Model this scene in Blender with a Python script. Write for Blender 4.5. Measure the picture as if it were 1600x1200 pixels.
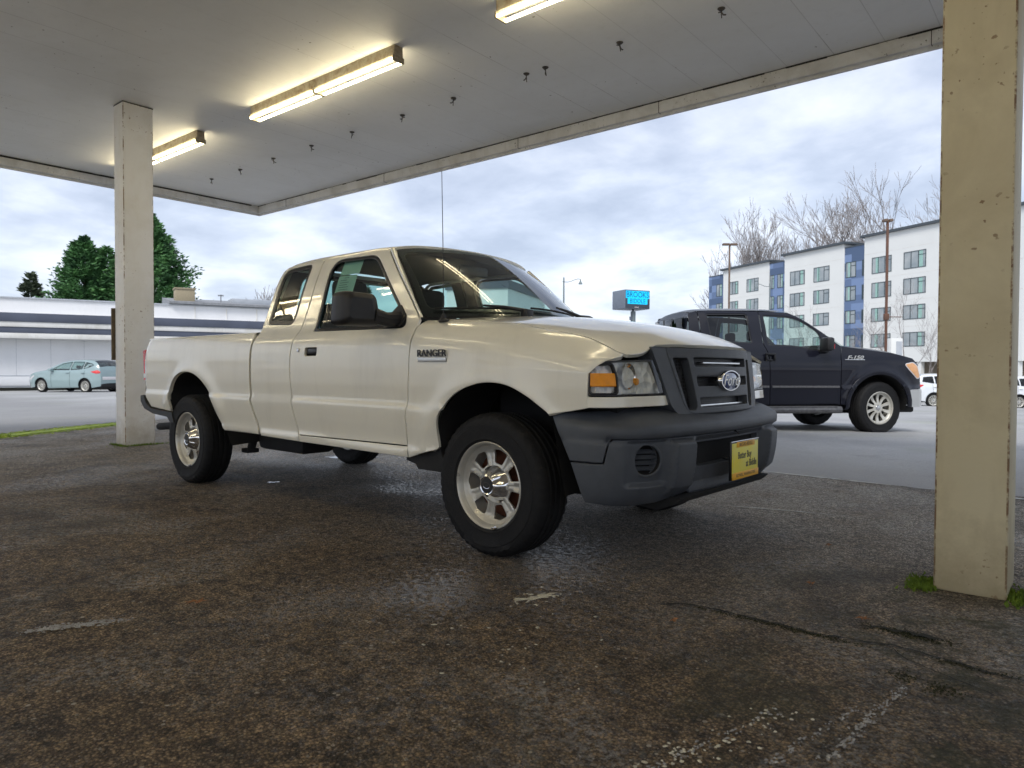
import bpy, bmesh, math, random
import numpy as np
from mathutils import Vector, Matrix, geometry
PI = math.pi
R = math.radians
SC = bpy.context.scene
COL = SC.collection
for o in list(bpy.data.objects):
    bpy.data.objects.remove(o)
# ------------------------------------------------------------------ camera, light, sky, exposure
CAM = np.array([2.29497, -3.29493, .89949]); YAW, PITCH, ROLL, FPX = 2.288804, -.021778, .0041157, 1098.37
def cam_axes():
    cy, sy, cp, sp = math.cos(YAW), math.sin(YAW), math.cos(PITCH), math.sin(PITCH)
    f = np.array([cy*cp, sy*cp, sp]); r = np.array([sy, -cy, 0.]); u = np.cross(r, f)
    cr, sr = math.cos(ROLL), math.sin(ROLL)
    return r*cr+u*sr, -r*sr+u*cr, f
cr_, cu_, cf_ = cam_axes()
cd = bpy.data.cameras.new('camera'); cam = bpy.data.objects.new('camera', cd); COL.objects.link(cam)
M = Matrix.Identity(4)
for i in range(3):
    M[i][0], M[i][1], M[i][2], M[i][3] = cr_[i], cu_[i], -cf_[i], CAM[i]
cam.matrix_world = M
cd.sensor_width = 36; cd.lens = FPX/1600*36; cd.clip_start = .05; cd.clip_end = 3000
cd.dof.use_dof = True; cd.dof.focus_distance = 4.0; cd.dof.aperture_fstop = 5.6
SC.camera = cam
SUN_EL, SUN_AZ = R(48), R(159.5)          # overcast: a weak, very wide sun
wd = bpy.data.worlds.new('World'); SC.world = wd; wd.use_nodes = True
def build_world():
    nt = wd.node_tree; nt.nodes.clear(); N = nt.nodes.new; L = nt.links.new
    out = N('ShaderNodeOutputWorld'); bg = N('ShaderNodeBackground')
    sky = N('ShaderNodeTexSky'); sky.sky_type = 'NISHITA'; sky.sun_disc = False
    sky.sun_elevation = SUN_EL; sky.sun_rotation = SUN_AZ; sky.air_density = 1.0; sky.dust_density = 1.5
    tc = N('ShaderNodeTexCoord'); sep = N('ShaderNodeSeparateXYZ'); L(tc.outputs['Generated'], sep.inputs[0])
    # project directions on a cloud layer
    mx = N('ShaderNodeMath'); mx.operation = 'MAXIMUM'; L(sep.outputs[2], mx.inputs[0]); mx.inputs[1].default_value = 0.0
    ad = N('ShaderNodeMath'); ad.operation = 'ADD'; L(mx.outputs[0], ad.inputs[0]); ad.inputs[1].default_value = .24
    dx = N('ShaderNodeMath'); dx.operation = 'DIVIDE'; L(sep.outputs[0], dx.inputs[0]); L(ad.outputs[0], dx.inputs[1])
    dy = N('ShaderNodeMath'); dy.operation = 'DIVIDE'; L(sep.outputs[1], dy.inputs[0]); L(ad.outputs[0], dy.inputs[1])
    cb = N('ShaderNodeCombineXYZ'); L(dx.outputs[0], cb.inputs[0]); L(dy.outputs[0], cb.inputs[1]); cb.inputs[2].default_value = 2.4
    n1 = N('ShaderNodeTexNoise'); n1.inputs['Scale'].default_value = 2.1; n1.inputs['Detail'].default_value = 6; n1.inputs['Roughness'].default_value = .56; n1.inputs['Distortion'].default_value = .15
    L(cb.outputs[0], n1.inputs['Vector'])
    n2 = N('ShaderNodeTexNoise'); n2.inputs['Scale'].default_value = .45; n2.inputs['Detail'].default_value = 3
    L(cb.outputs[0], n2.inputs['Vector'])
    r1 = N('ShaderNodeValToRGB'); e = r1.color_ramp.elements
    e[0].position = .36; e[0].color = (.140, .158, .198, 1)
    e[1].position = .68; e[1].color = (.350, .355, .372, 1)
    m = r1.color_ramp.elements.new(.46); m.color = (.188, .207, .248, 1)
    m = r1.color_ramp.elements.new(.56); m.color = (.258, .273, .306, 1)
    mixn = N('ShaderNodeMix'); mixn.inputs[0].default_value = .3; L(n1.outputs[0], mixn.inputs[2]); L(n2.outputs[0], mixn.inputs[3])
    L(mixn.outputs[0], r1.inputs[0])
    # brighter near the horizon
    hz = N('ShaderNodeMapRange'); L(sep.outputs[2], hz.inputs[0]); hz.inputs[1].default_value = 0; hz.inputs[2].default_value = .3; hz.inputs[3].default_value = 1.17; hz.inputs[4].default_value = 1.0
    mul = N('ShaderNodeMix'); mul.data_type = 'RGBA'; mul.blend_type = 'MULTIPLY'; mul.inputs[0].default_value = 1
    L(r1.outputs[0], mul.inputs[6]); L(hz.outputs[0], mul.inputs[7])
    sc = N('ShaderNodeMix'); sc.data_type = 'RGBA'; sc.blend_type = 'MULTIPLY'; sc.inputs[0].default_value = 1
    L(sky.outputs[0], sc.inputs[6]); sc.inputs[7].default_value = (.08, .08, .08, 1)
    mi = N('ShaderNodeMix'); mi.data_type = 'RGBA'; mi.inputs[0].default_value = .88
    L(sc.outputs[2], mi.inputs[6]); L(mul.outputs[2], mi.inputs[7])
    L(mi.outputs[2], bg.inputs[0]); bg.inputs[1].default_value = 1.0
    L(bg.outputs[0], out.inputs[0])
build_world()
sd = bpy.data.lights.new('sun', 'SUN'); sd.energy = .68; sd.angle = R(22); sd.color = (1, .97, .92)
sun = bpy.data.objects.new('sun', sd); COL.objects.link(sun); sun.location = (0, 0, 60)
sun.rotation_euler = (PI/2-SUN_EL, 0, PI-SUN_AZ)
SC.view_settings.view_transform = 'Standard'; SC.view_settings.look = 'None'
SC.view_settings.exposure = 1.82; SC.view_settings.gamma = 1
SC.cycles.max_bounces = 8; SC.cycles.diffuse_bounces = 4; SC.cycles.glossy_bounces = 4; SC.cycles.transmission_bounces = 6; SC.cycles.transparent_max_bounces = 12
SC.cycles.caustics_reflective = False; SC.cycles.caustics_refractive = False; SC.cycles.sample_clamp_indirect = 6; SC.cycles.use_denoising = True
# ------------------------------------------------------------------ materials
MATS = {}
def nodes_of(name):
    m = bpy.data.materials.new(name); m.use_nodes = True; nt = m.node_tree
    b = nt.nodes['Principled BSDF']; MATS[name] = m
    return m, nt, b
def pm(name, c, rough=.5, metal=0., var=.12, vs=3., bump=0., bs=60., coat=0., spec=.5, c2=None, det=4, rvar=.0, emis=None, es=0):
    """principled material whose colour (and roughness) wander with noise in object space"""
    m, nt, b = nodes_of(name); N = nt.nodes.new; L = nt.links.new
    tc = N('ShaderNodeTexCoord'); n = N('ShaderNodeTexNoise'); n.inputs['Scale'].default_value = vs; n.inputs['Detail'].default_value = det
    L(tc.outputs['Object'], n.inputs['Vector'])
    r = N('ShaderNodeValToRGB'); e = r.color_ramp.elements
    a = c if c2 is None else c2
    k = 1-var if c2 is None else 1
    e[0].position = .32; e[1].position = .68
    e[0].color = (a[0]*k, a[1]*k, a[2]*k, 1); e[1].color = (*c, 1)
    L(n.outputs[0], r.inputs[0]); L(r.outputs[0], b.inputs['Base Color'])
    b.inputs['Roughness'].default_value = rough; b.inputs['Metallic'].default_value = metal
    b.inputs['Specular IOR Level'].default_value = spec
    if coat: b.inputs['Coat Weight'].default_value = coat; b.inputs['Coat Roughness'].default_value = .04
    if rvar:
        mr = N('ShaderNodeMapRange'); L(n.outputs[0], mr.inputs[0]); mr.inputs[1].default_value = .3; mr.inputs[2].default_value = .7
        mr.inputs[3].default_value = max(0, rough-rvar); mr.inputs[4].default_value = min(1, rough+rvar); L(mr.outputs[0], b.inputs['Roughness'])
    if bump:
        nb = N('ShaderNodeTexNoise'); nb.inputs['Scale'].default_value = bs; nb.inputs['Detail'].default_value = 3; L(tc.outputs['Object'], nb.inputs['Vector'])
        bp = N('ShaderNodeBump'); bp.inputs['Strength'].default_value = bump; bp.inputs['Distance'].default_value = .01
        L(nb.outputs[0], bp.inputs['Height']); L(bp.outputs[0], b.inputs['Normal'])
    if emis: b.inputs['Emission Color'].default_value = (*emis, 1); b.inputs['Emission Strength'].default_value = es
    return m
def glassm(name, tint, rough=.0, body=.0, bodyc=(.02, .02, .02), ior=1.5):
    """thin pane: tinted see-through plus mirror reflection by Fresnel"""
    m = bpy.data.materials.new(name); m.use_nodes = True; nt = m.node_tree; nt.nodes.clear(); N = nt.nodes.new; L = nt.links.new
    out = N('ShaderNodeOutputMaterial'); tr = N('ShaderNodeBsdfTransparent'); tr.inputs[0].default_value = (*tint, 1)
    gl = N('ShaderNodeBsdfGlossy'); gl.inputs['Roughness'].default_value = rough; gl.inputs[0].default_value = (.95, .97, 1, 1)
    fr = N('ShaderNodeFresnel'); gg = N('ShaderNodeNewGeometry'); io = N('ShaderNodeMapRange'); L(gg.outputs['Backfacing'], io.inputs[0]); io.inputs[3].default_value = ior; io.inputs[4].default_value = 1/ior; L(io.outputs[0], fr.inputs[0])
    df = N('ShaderNodeBsdfDiffuse'); df.inputs[0].default_value = (*bodyc, 1)
    tc = N('ShaderNodeTexCoord'); n = N('ShaderNodeTexNoise'); n.inputs['Scale'].default_value = 6; L(tc.outputs['Object'], n.inputs['Vector'])
    mr = N('ShaderNodeMapRange'); L(n.outputs[0], mr.inputs[0]); mr.inputs[3].default_value = body*.6; mr.inputs[4].default_value = min(1, body*1.4)
    m0 = N('ShaderNodeMixShader'); L(mr.outputs[0], m0.inputs[0]); L(tr.outputs[0], m0.inputs[1]); L(df.outputs[0], m0.inputs[2])
    mx = N('ShaderNodeMixShader'); L(fr.outputs[0], mx.inputs[0]); L(m0.outputs[0], mx.inputs[1]); L(gl.outputs[0], mx.inputs[2])
    L(mx.outputs[0], out.inputs[0]); MATS[name] = m
    return m
def mth(nt, op, a, b=None, c=None):
    n = nt.nodes.new('ShaderNodeMath'); n.operation = op
    for i, v in enumerate((a, b, c)):
        if v is None: continue
        if isinstance(v, (int, float)): n.inputs[i].default_value = v
        else: nt.links.new(v, n.inputs[i])
    return n.outputs[0]
def mixc(nt, f, a, b, mode='MIX'):
    n = nt.nodes.new('ShaderNodeMix'); n.data_type = 'RGBA'; n.blend_type = mode
    for i, v in ((0, f), (6, a), (7, b)):
        if isinstance(v, (int, float)): n.inputs[i].default_value = v
        elif isinstance(v, tuple): n.inputs[i].default_value = (*v, 1)
        else: nt.links.new(v, n.inputs[i])
    return n.outputs[2]
def noise(nt, vec, s, d=3, r=.5, dist=0):
    n = nt.nodes.new('ShaderNodeTexNoise'); n.inputs['Scale'].default_value = s; n.inputs['Detail'].default_value = d; n.inputs['Roughness'].default_value = r; n.inputs['Distortion'].default_value = dist
    nt.links.new(vec, n.inputs['Vector']); return n.outputs[0]
def ramp(nt, v, lo, hi, a=0., b=1.):
    n = nt.nodes.new('ShaderNodeMapRange'); nt.links.new(v, n.inputs[0]); n.inputs[1].default_value = lo; n.inputs[2].default_value = hi; n.inputs[3].default_value = a; n.inputs[4].default_value = b
    return n.outputs[0]
def bumpn(nt, h, strength, dist, b):
    n = nt.nodes.new('ShaderNodeBump'); n.inputs['Strength'].default_value = strength; n.inputs['Distance'].default_value = dist
    nt.links.new(h, n.inputs['Height']); nt.links.new(n.outputs[0], b.inputs['Normal'])
# ------------------------------------------------------------------ mesh buffer
class MB:
    def __init__(s): s.v = []; s.f = []
    def add(s, V, F):
        k = len(s.v); s.v += [tuple(map(float, p)) for p in V]; s.f += [tuple(i+k for i in f) for f in F]; return s
    def box(s, x0, x1, y0, y1, z0, z1, b=0., rot=None, org=(0, 0, 0)):
        if b <= 0:
            V = [(x, y, z) for x in (x0, x1) for y in (y0, y1) for z in (z0, z1)]
            F = [(0, 1, 3, 2), (4, 6, 7, 5), (0, 4, 5, 1), (2, 3, 7, 6), (0, 2, 6, 4), (1, 5, 7, 3)]
        else:
            bm = bmesh.new(); bmesh.ops.create_cube(bm, size=1)
            for q in bm.verts: q.co = Vector(((x0+x1)/2+q.co.x*(x1-x0), (y0+y1)/2+q.co.y*(y1-y0), (z0+z1)/2+q.co.z*(z1-z0)))
            bmesh.ops.bevel(bm, geom=list(bm.edges), offset=b, segments=2, profile=.5, affect='EDGES')
            bm.verts.index_update(); V = [q.co[:] for q in bm.verts]; F = [tuple(q.index for q in f.verts) for f in bm.faces]; bm.free()
        if rot is not None:
            V = [tuple(rot @ (Vector(q)-Vector(org))+Vector(org)) for q in V]
        return s.add(V, F)
    def prism(s, poly, fn, d0, d1):
        """poly in 2D; fn(u,v,d)->xyz ; extruded between depths"""
        n = len(poly); V = [fn(u, v, d0) for u, v in poly]+[fn(u, v, d1) for u, v in poly]
        tri = geometry.tessellate_polygon([[Vector((u, v, 0)) for u, v in poly]])
        F = [tuple(t) for t in tri]+[tuple(reversed([i+n for i in t])) for t in tri]
        F += [(i, (i+1) % n, n+(i+1) % n, n+i) for i in range(n)]
        return s.add(V, F)
    def tube(s, pts, r, seg=8, cap=True):
        pts = [Vector(q) for q in pts]; n = len(pts); rr = r if hasattr(r, '__len__') else [r]*n
        up = Vector((0, 0, 1)); V = []; F = []
        for i, q in enumerate(pts):
            t = (pts[min(i+1, n-1)]-pts[max(i-1, 0)]).normalized()
            a = t.cross(up)
            if a.length < .05: a = t.cross(Vector((1, 0, 0)))
            a.normalize(); b = a.cross(t)
            for k in range(seg):
                an = 2*PI*k/seg; V.append(tuple(q+(a*math.cos(an)+b*math.sin(an))*rr[i]))
        for i in range(n-1):
            for k in range(seg):
                k2 = (k+1) % seg; F.append((i*seg+k, i*seg+k2, (i+1)*seg+k2, (i+1)*seg+k))
        if cap: F.append(tuple(range(seg))[::-1]); F.append(tuple((n-1)*seg+k for k in range(seg)))
        return s.add(V, F)
    def lathe(s, prof, seg=48, fn=None, close=False):
        """prof list of (r, h); fn maps (x,y,h) with the axis along h"""
        fn = fn or (lambda a, b, h: (a, b, h)); n = len(prof); V = []; F = []
        for k in range(seg):
            c, q = math.cos(2*PI*k/seg), math.sin(2*PI*k/seg)
            for r, h in prof: V.append(fn(r*c, r*q, h))
        for k in range(seg):
            k2 = (k+1) % seg
            for i in range(n-1 if not close else n):
                j = (i+1) % n; F.append((k*n+i, k*n+j, k2*n+j, k2*n+i))
        return s.add(V, F)
    def grid(s, P):
        P = np.asarray(P); a, b = P.shape[:2]
        V = P.reshape(-1, 3); F = [(i*b+j, i*b+j+1, (i+1)*b+j+1, (i+1)*b+j) for i in range(a-1) for j in range(b-1)]
        return s.add(V, F)
    def build(s, name, mat, parent=None, smooth=35):
        me = bpy.data.meshes.new(name); me.from_pydata(s.v, [], s.f); me.validate(); me.update()
        if smooth:
            bm = bmesh.new(); bm.from_mesh(me); bmesh.ops.recalc_face_normals(bm, faces=bm.faces); bm.to_mesh(me); bm.free()
            me.polygons.foreach_set('use_smooth', [True]*len(me.polygons)); me.set_sharp_from_angle(angle=R(smooth))
        o = bpy.data.objects.new(name, me); COL.objects.link(o)
        if isinstance(mat, (list, tuple)):
            for m_ in mat: me.materials.append(MATS[m_])
        else: me.materials.append(MATS[mat])
        if parent: o.parent = parent
        return o
def tag(o, label=None, cat=None, group=None, kind=None):
    if label: o['label'] = label
    if cat: o['category'] = cat
    if group: o['group'] = group
    if kind: o['kind'] = kind
    return o
def thing(name, label, cat, loc=(0, 0, 0), rz=0, group=None):
    o = bpy.data.objects.new(name, None); COL.objects.link(o); o.empty_display_size = .2
    o.location = loc; o.rotation_euler = (0, 0, rz); return tag(o, label, cat, group)
def kids(o): return [c for c in bpy.data.objects if c.parent == o]
def copy_tree(o, parent=None):
    c = o.copy(); COL.objects.link(c)
    if parent: c.parent = parent
    for k in kids(o): copy_tree(k, c)
    return c
# ------------------------------------------------------------------ curves and panels
def pch(xs, ys):
    xs = np.asarray(xs, float); ys = np.asarray(ys, float); h = np.diff(xs); d = (np.diff(ys, axis=0).T/h).T
    m = np.zeros_like(ys); m[0] = d[0]; m[-1] = d[-1]
    for i in range(1, len(xs)-1):
        a, b = d[i-1], d[i]; w1 = 2*h[i]+h[i-1]; w2 = h[i]+2*h[i-1]
        with np.errstate(divide='ignore', invalid='ignore'):
            v = (w1+w2)/(w1/a+w2/b)
        m[i] = np.where(a*b > 0, v, 0)
    def f(x):
        x = np.clip(np.asarray(x, float), xs[0], xs[-1]); i = np.clip(np.searchsorted(xs, x, side='right')-1, 0, len(xs)-2)
        t = (x-xs[i])/h[i]
        if ys.ndim > 1: t = t[..., None]; hh = h[i][..., None]
        else: hh = h[i]
        return ys[i]*(1+2*t)*(1-t)**2+m[i]*hh*t*(1-t)**2+ys[i+1]*t*t*(3-2*t)-m[i+1]*hh*t*t*(1-t)
    return f
def rnd(poly, rad, n=5):
    """round the corners of a polygon; rad a number or list"""
    out = []; k = len(poly); P = [np.array(q, float) for q in poly]
    for i in range(k):
        r = rad[i] if hasattr(rad, '__len__') else rad
        a, b, c = P[i-1], P[i], P[(i+1) % k]
        la, lc = np.linalg.norm(a-b), np.linalg.norm(c-b)
        r = min(r, la*.48, lc*.48)
        if r <= 0: out.append(tuple(b)); continue
        p0 = b+(a-b)/la*r; p2 = b+(c-b)/lc*r
        for j in range(n+1):
            t = j/n; out.append(tuple(p0*(1-t)**2+b*2*t*(1-t)+p2*t*t))
    return out
def spl(pts, n=6):
    """Catmull-Rom through open points"""
    P = [np.array(q, float) for q in pts]; P = [2*P[0]-P[1]]+P+[2*P[-1]-P[-2]]; out = []
    for i in range(1, len(P)-2):
        for j in range(n):
            t = j/n; out.append(tuple(.5*(2*P[i]+(P[i+1]-P[i-1])*t+(2*P[i-1]-5*P[i]+4*P[i+1]-P[i+2])*t*t+(3*P[i]-P[i-1]-3*P[i+1]+P[i+2])*t**3)))
    out.append(tuple(P[-2])); return out
def dens(poly, res):
    out = []; k = len(poly)
    for i in range(k):
        a, b = np.array(poly[i], float), np.array(poly[(i+1) % k], float); L = np.linalg.norm(b-a)
        if L < 1e-6: continue
        n = max(1, int(math.ceil(L/res)))
        for j in range(n): out.append(a+(b-a)*j/n)
    return np.array(out)
def area(P): x, y = P[:, 0], P[:, 1]; return .5*np.sum(x*np.roll(y, -1)-np.roll(x, -1)*y)
def pip(P, q):
    x, y = q[:, 0], q[:, 1]; c = np.zeros(len(q), bool); n = len(P)
    for i in range(n):
        x1, y1 = P[i]; x2, y2 = P[(i+1) % n]
        if y1 == y2: continue
        c ^= ((y1 > y) != (y2 > y)) & (x < (x2-x1)*(y-y1)/(y2-y1)+x1)
    return c
def panel(name, mat, parent, outline, fmap, holes=(), res=.035, rim=.015, edge=.004, out=(0, 0, 1), tilt=.8, inset=0.):
    """sheet-metal panel: planar outline with holes, meshed finely and mapped on a smooth surface; rolled edges and a return flange"""
    loops = []
    for k, lp in enumerate([outline]+list(holes)):
        P = dens(lp, res)
        if (area(P) < 0) != (k > 0): P = P[::-1].copy()
        loops.append(P)
    V = []; E = []; B = []; on = []
    for P in loops:
        n = len(P); t = np.roll(P, -1, 0)-np.roll(P, 1, 0); t /= np.maximum(np.linalg.norm(t, axis=1, keepdims=True), 1e-9)
        nr = np.stack([-t[:, 1], t[:, 0]], 1); k = len(V)
        V += list(P); E += [(k+i, k+(i+1) % n) for i in range(n)]; B.append((k, n)); on += list(-nr)
    nb = len(V); on = np.array(on)
    inner = []
    for P, (k, n) in zip(loops, B): inner += list(P-on[k:k+n]*edge)
    O = loops[0]; x0, y0 = O.min(0); x1, y1 = O.max(0)
    gx = np.arange(x0+res/2, x1, res); gy = np.arange(y0+res/2, y1, res*.866)
    G = np.array([(x+(res/2 if j % 2 else 0), y) for j, y in enumerate(gy) for x in gx]).reshape(-1, 2)
    AB = np.array(V)
    if len(G):
        ok = pip(O, G)
        for H in loops[1:]: ok &= ~pip(H, G)
        G = G[ok]
        if len(G):
            d = np.min(np.linalg.norm(G[:, None]-AB[None], axis=2), axis=1); G = G[d > res*.62]
    inn = np.array(inner); ok = pip(O, inn)
    for H in loops[1:]: ok &= ~pip(H, inn)
    P2 = [Vector(q) for q in V]+[Vector(q) for q in inn[ok]]+[Vector(q) for q in G]
    vo, eo, fo, ov, _, _ = geometry.delaunay_2d_cdt(P2, E, [], 0, 1e-7)
    Q = np.array([tuple(q) for q in vo]); F = np.array([f for f in fo if len(f) == 3])
    C = Q[F].mean(1); ok = pip(O, C)
    for H in loops[1:]: ok &= ~pip(H, C)
    F = F[ok]
    a = Q[F]; ar = np.abs((a[:, 1, 0]-a[:, 0, 0])*(a[:, 2, 1]-a[:, 0, 1])-(a[:, 2, 0]-a[:, 0, 0])*(a[:, 1, 1]-a[:, 0, 1]))
    F = F[ar > 1e-10]
    e = 1e-4; X = fmap(Q); du = fmap(Q+[e, 0])-fmap(Q-[e, 0]); dv = fmap(Q+[0, e])-fmap(Q-[0, e])
    nn = np.cross(du, dv); nn /= np.maximum(np.linalg.norm(nn, axis=1, keepdims=True), 1e-12)
    od = np.array(out, float)
    sg = 1 if np.mean(nn@od) > 0 else -1
    nn = nn*sg
    if inset: X = X-nn*inset
    if sg < 0: F = F[:, ::-1]
    # boundary bookkeeping
    idx = {}
    for i, o_ in enumerate(ov):
        for q in o_:
            if q < nb: idx[q] = i
    norms = nn.copy(); VV = list(X); FF = [tuple(int(i) for i in f) for f in F]; NN = None
    for k, n in B:
        ids = [idx.get(k+i) for i in range(n)]
        pos2 = np.array([Q[i] for i in ids]); o2 = on[k:k+n]
        T = fmap(pos2+o2*e*5)-fmap(pos2); T /= np.maximum(np.linalg.norm(T, axis=1, keepdims=True), 1e-12)
        Nb = np.array([nn[i] for i in ids])
        for j, i in enumerate(ids):
            v = Nb[j]+tilt*T[j]; norms[i] = v/np.linalg.norm(v)
        if rim:
            s0 = len(VV); base = np.array([X[i] for i in ids])
            VV += list(base); VV += list(base-Nb*rim-T*.0)
            norms = np.vstack([norms, T, T])
            for j in range(n):
                j2 = (j+1) % n; q = (s0+j, s0+n+j, s0+n+j2, s0+j2)
                FF.append(q if sg > 0 else q[::-1])
    me = bpy.data.meshes.new(name); me.from_pydata([tuple(map(float, q)) for q in VV], [], FF); me.update()
    me.polygons.foreach_set('use_smooth', [True]*len(me.polygons))
    me.materials.append(MATS[mat])
    try: me.normals_split_custom_set_from_vertices([tuple(map(float, q)) for q in norms])
    except Exception as ex: print('normals', name, ex)
    o = bpy.data.objects.new(name, me); COL.objects.link(o)
    if parent: o.parent = parent
    return o
def offs(poly, d):
    """shrink (d>0) a polygon"""
    P = np.array(poly, float)
    if area(P) < 0: P = P[::-1]
    t = np.roll(P, -1, 0)-np.roll(P, 1, 0); t /= np.maximum(np.linalg.norm(t, axis=1, keepdims=True), 1e-9)
    return [tuple(q) for q in P+np.stack([-t[:, 1], t[:, 0]], 1)*d]
def text_mesh(name, txt, mat, parent, size, M, ext=.001, shear=0, bold=0, sx=1, align='CENTER'):
    cu = bpy.data.curves.new('t', 'FONT'); cu.body = txt; cu.size = size; cu.extrude = ext; cu.shear = shear; cu.offset = bold; cu.align_x = align; cu.align_y = 'CENTER'; cu.resolution_u = 3
    to = bpy.data.objects.new('t', cu); COL.objects.link(to)
    dg = bpy.context.evaluated_depsgraph_get(); dg.update()
    me = bpy.data.meshes.new_from_object(to.evaluated_get(dg)); bpy.data.objects.remove(to)
    me.name = name; me.transform(M @ Matrix.Diagonal((sx, 1, 1, 1)))
    me.materials.clear(); me.materials.append(MATS[mat])
    o = bpy.data.objects.new(name, me); COL.objects.link(o)
    if parent: o.parent = parent
    return o
def frame_M(org, xdir, ydir):
    x = Vector(xdir).normalized(); y = Vector(ydir).normalized(); z = x.cross(y).normalized(); y = z.cross(x)
    m = Matrix.Identity(4)
    for i in range(3): m[i][0], m[i][1], m[i][2], m[i][3] = x[i], y[i], z[i], org[i]
    return m
# ------------------------------------------------------------------ materials of the place
def asphalt():
    m, nt, b = nodes_of('asphalt'); N = nt.nodes.new; L = nt.links.new
    geo = N('ShaderNodeNewGeometry'); P = geo.outputs['Position']
    sep = N('ShaderNodeSeparateXYZ'); L(P, sep.inputs[0])
    def vor(s, feat='F1'):
        v = N('ShaderNodeTexVoronoi'); v.feature = feat; v.inputs['Scale'].default_value = s; L(P, v.inputs['Vector']); return v
    wob = mth(nt, 'MULTIPLY', mth(nt, 'SUBTRACT', noise(nt, P, 1.4, 4), .5), .5)
    ya = mth(nt, 'ADD', sep.outputs[1], wob); xa = mth(nt, 'ADD', sep.outputs[0], wob)
    inner = mth(nt, 'MULTIPLY', ramp(nt, ya, 2.79, 2.86, 1, 0), ramp(nt, mth(nt, 'ADD', xa, mth(nt, 'MULTIPLY', sep.outputs[1], .68)), -9.25, -9.1, 0, 1))
    big = noise(nt, P, .55, 5, .6); med = noise(nt, P, 3.2, 6, .68, .4); fine = noise(nt, P, 24, 5, .75); grit = noise(nt, P, 85, 3, .8)
    v1 = vor(62); v2 = vor(135)
    # binder and dirt first, then stones of two sizes in it
    sh = N('ShaderNodeSeparateColor'); L(v1.outputs['Color'], sh.inputs[0]); sh2 = N('ShaderNodeSeparateColor'); L(v2.outputs['Color'], sh2.inputs[0])
    tone = mth(nt, 'ADD', mth(nt, 'MULTIPLY', noise(nt, P, 7, 6, .75, .3), .5), mth(nt, 'MULTIPLY', fine, .5))
    agg = mixc(nt, ramp(nt, tone, .42, .58), (.036, .029, .022), (.32, .245, .165))
    brown = ramp(nt, mth(nt, 'ADD', mth(nt, 'MULTIPLY', noise(nt, P, 1.7, 5, .65, .5), .6), mth(nt, 'MULTIPLY', big, .4)), .42, .58)
    agg = mixc(nt, mth(nt, 'MULTIPLY', brown, .5), agg, mixc(nt, ramp(nt, fine, .35, .6), (.085, .060, .031), (.33, .240, .135)))
    outer_lit = mth(nt, 'MULTIPLY', mth(nt, 'MAXIMUM', ramp(nt, ya, -1.3, 1.4, 0, .95), ramp(nt, sep.outputs[0], -2.8, -6.5, 0, .7)), ramp(nt, noise(nt, P, 2.2, 5, .7), .34, .54, .45, 1)); agg = mixc(nt, outer_lit, agg, mixc(nt, ramp(nt, fine, .36, .62), (.26, .255, .255), (.62, .61, .61)))  # worn grey tone, plus daylight from the canopy edge put into the colour
    # each stone its own tone, dark joints between
    cell = mth(nt, 'ADD', .45, mth(nt, 'MULTIPLY', sh2.outputs[2], 1.1)); agg = mixc(nt, 1.0, agg, cell, 'MULTIPLY'); agg = mixc(nt, 1.0, agg, (1.24, 1.15, 1.0), 'MULTIPLY')
    agg = mixc(nt, mth(nt, 'MULTIPLY', ramp(nt, v2.outputs['Distance'], .42, .62), .6), agg, (.006, .005, .004))
    agg = mixc(nt, mth(nt, 'MULTIPLY', ramp(nt, grit, .48, .38), .7), agg, (.006, .005, .004))
    s1 = mth(nt, 'MULTIPLY', mth(nt, 'GREATER_THAN', sh.outputs[0], .935), mth(nt, 'LESS_THAN', v1.outputs['Distance'], mth(nt, 'ADD', .12, mth(nt, 'MULTIPLY', sh.outputs[1], .36))))
    s2 = mth(nt, 'MULTIPLY', mth(nt, 'GREATER_THAN', sh2.outputs[0], .86), mth(nt, 'LESS_THAN', v2.outputs['Distance'], .38))
    agg = mixc(nt, mth(nt, 'MULTIPLY', s2, .8), agg, mixc(nt, sh2.outputs[1], (.14, .11, .08), (.42, .36, .28)))
    agg = mixc(nt, mth(nt, 'MULTIPLY', s1, .85), agg, mixc(nt, sh.outputs[2], (.15, .115, .085), (.55, .49, .40)))
    pale = mth(nt, 'MULTIPLY', ramp(nt, noise(nt, P, 1.35, 4, .6, .7), .50, .66), ramp(nt, noise(nt, P, 40, 4, .85), .47, .58)); agg = mixc(nt, mth(nt, 'MULTIPLY', pale, .55), agg, (.48, .48, .48))
    moss = mth(nt, 'MULTIPLY', mth(nt, 'MULTIPLY', ramp(nt, noise(nt, P, 2.6, 5, .7, .5), .50, .60), ramp(nt, sep.outputs[0], .9, 1.9, 0, .85)), ramp(nt, sep.outputs[1], .3, -.3, 0, 1)); agg = mixc(nt, moss, agg, mixc(nt, fine, (.02, .022, .010), (.085, .085, .035)))
    blk = ramp(nt, noise(nt, P, 1.1, 6, .7, .8), .53, .64)
    agg = mixc(nt, mth(nt, 'MULTIPLY', blk, .45), agg, (.03, .026, .022))
    # the open lot: paler, smoother, patchy
    c2 = mixc(nt, ramp(nt, noise(nt, P, .35, 6, .65), .35, .68), (.34, .34, .34), (.49, .49, .485))
    c2 = mixc(nt, mth(nt, 'MULTIPLY', ramp(nt, fine, .35, .7), .45), c2, (.21, .21, .21))
    st = ramp(nt, noise(nt, P, .9, 6, .7, 1.2), .56, .66); c2 = mixc(nt, mth(nt, 'MULTIPLY', st, .3), c2, (.17, .17, .165))
    gr = ramp(nt, noise(nt, P, .5, 4), .54, .74); c2 = mixc(nt, mth(nt, 'MULTIPLY', gr, .35), c2, (.25, .29, .15))
    near = mth(nt, 'MULTIPLY', ramp(nt, ya, 2.8, 5.6, .8, 0), ramp(nt, grit, .3, .6, .6, 1))
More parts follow.
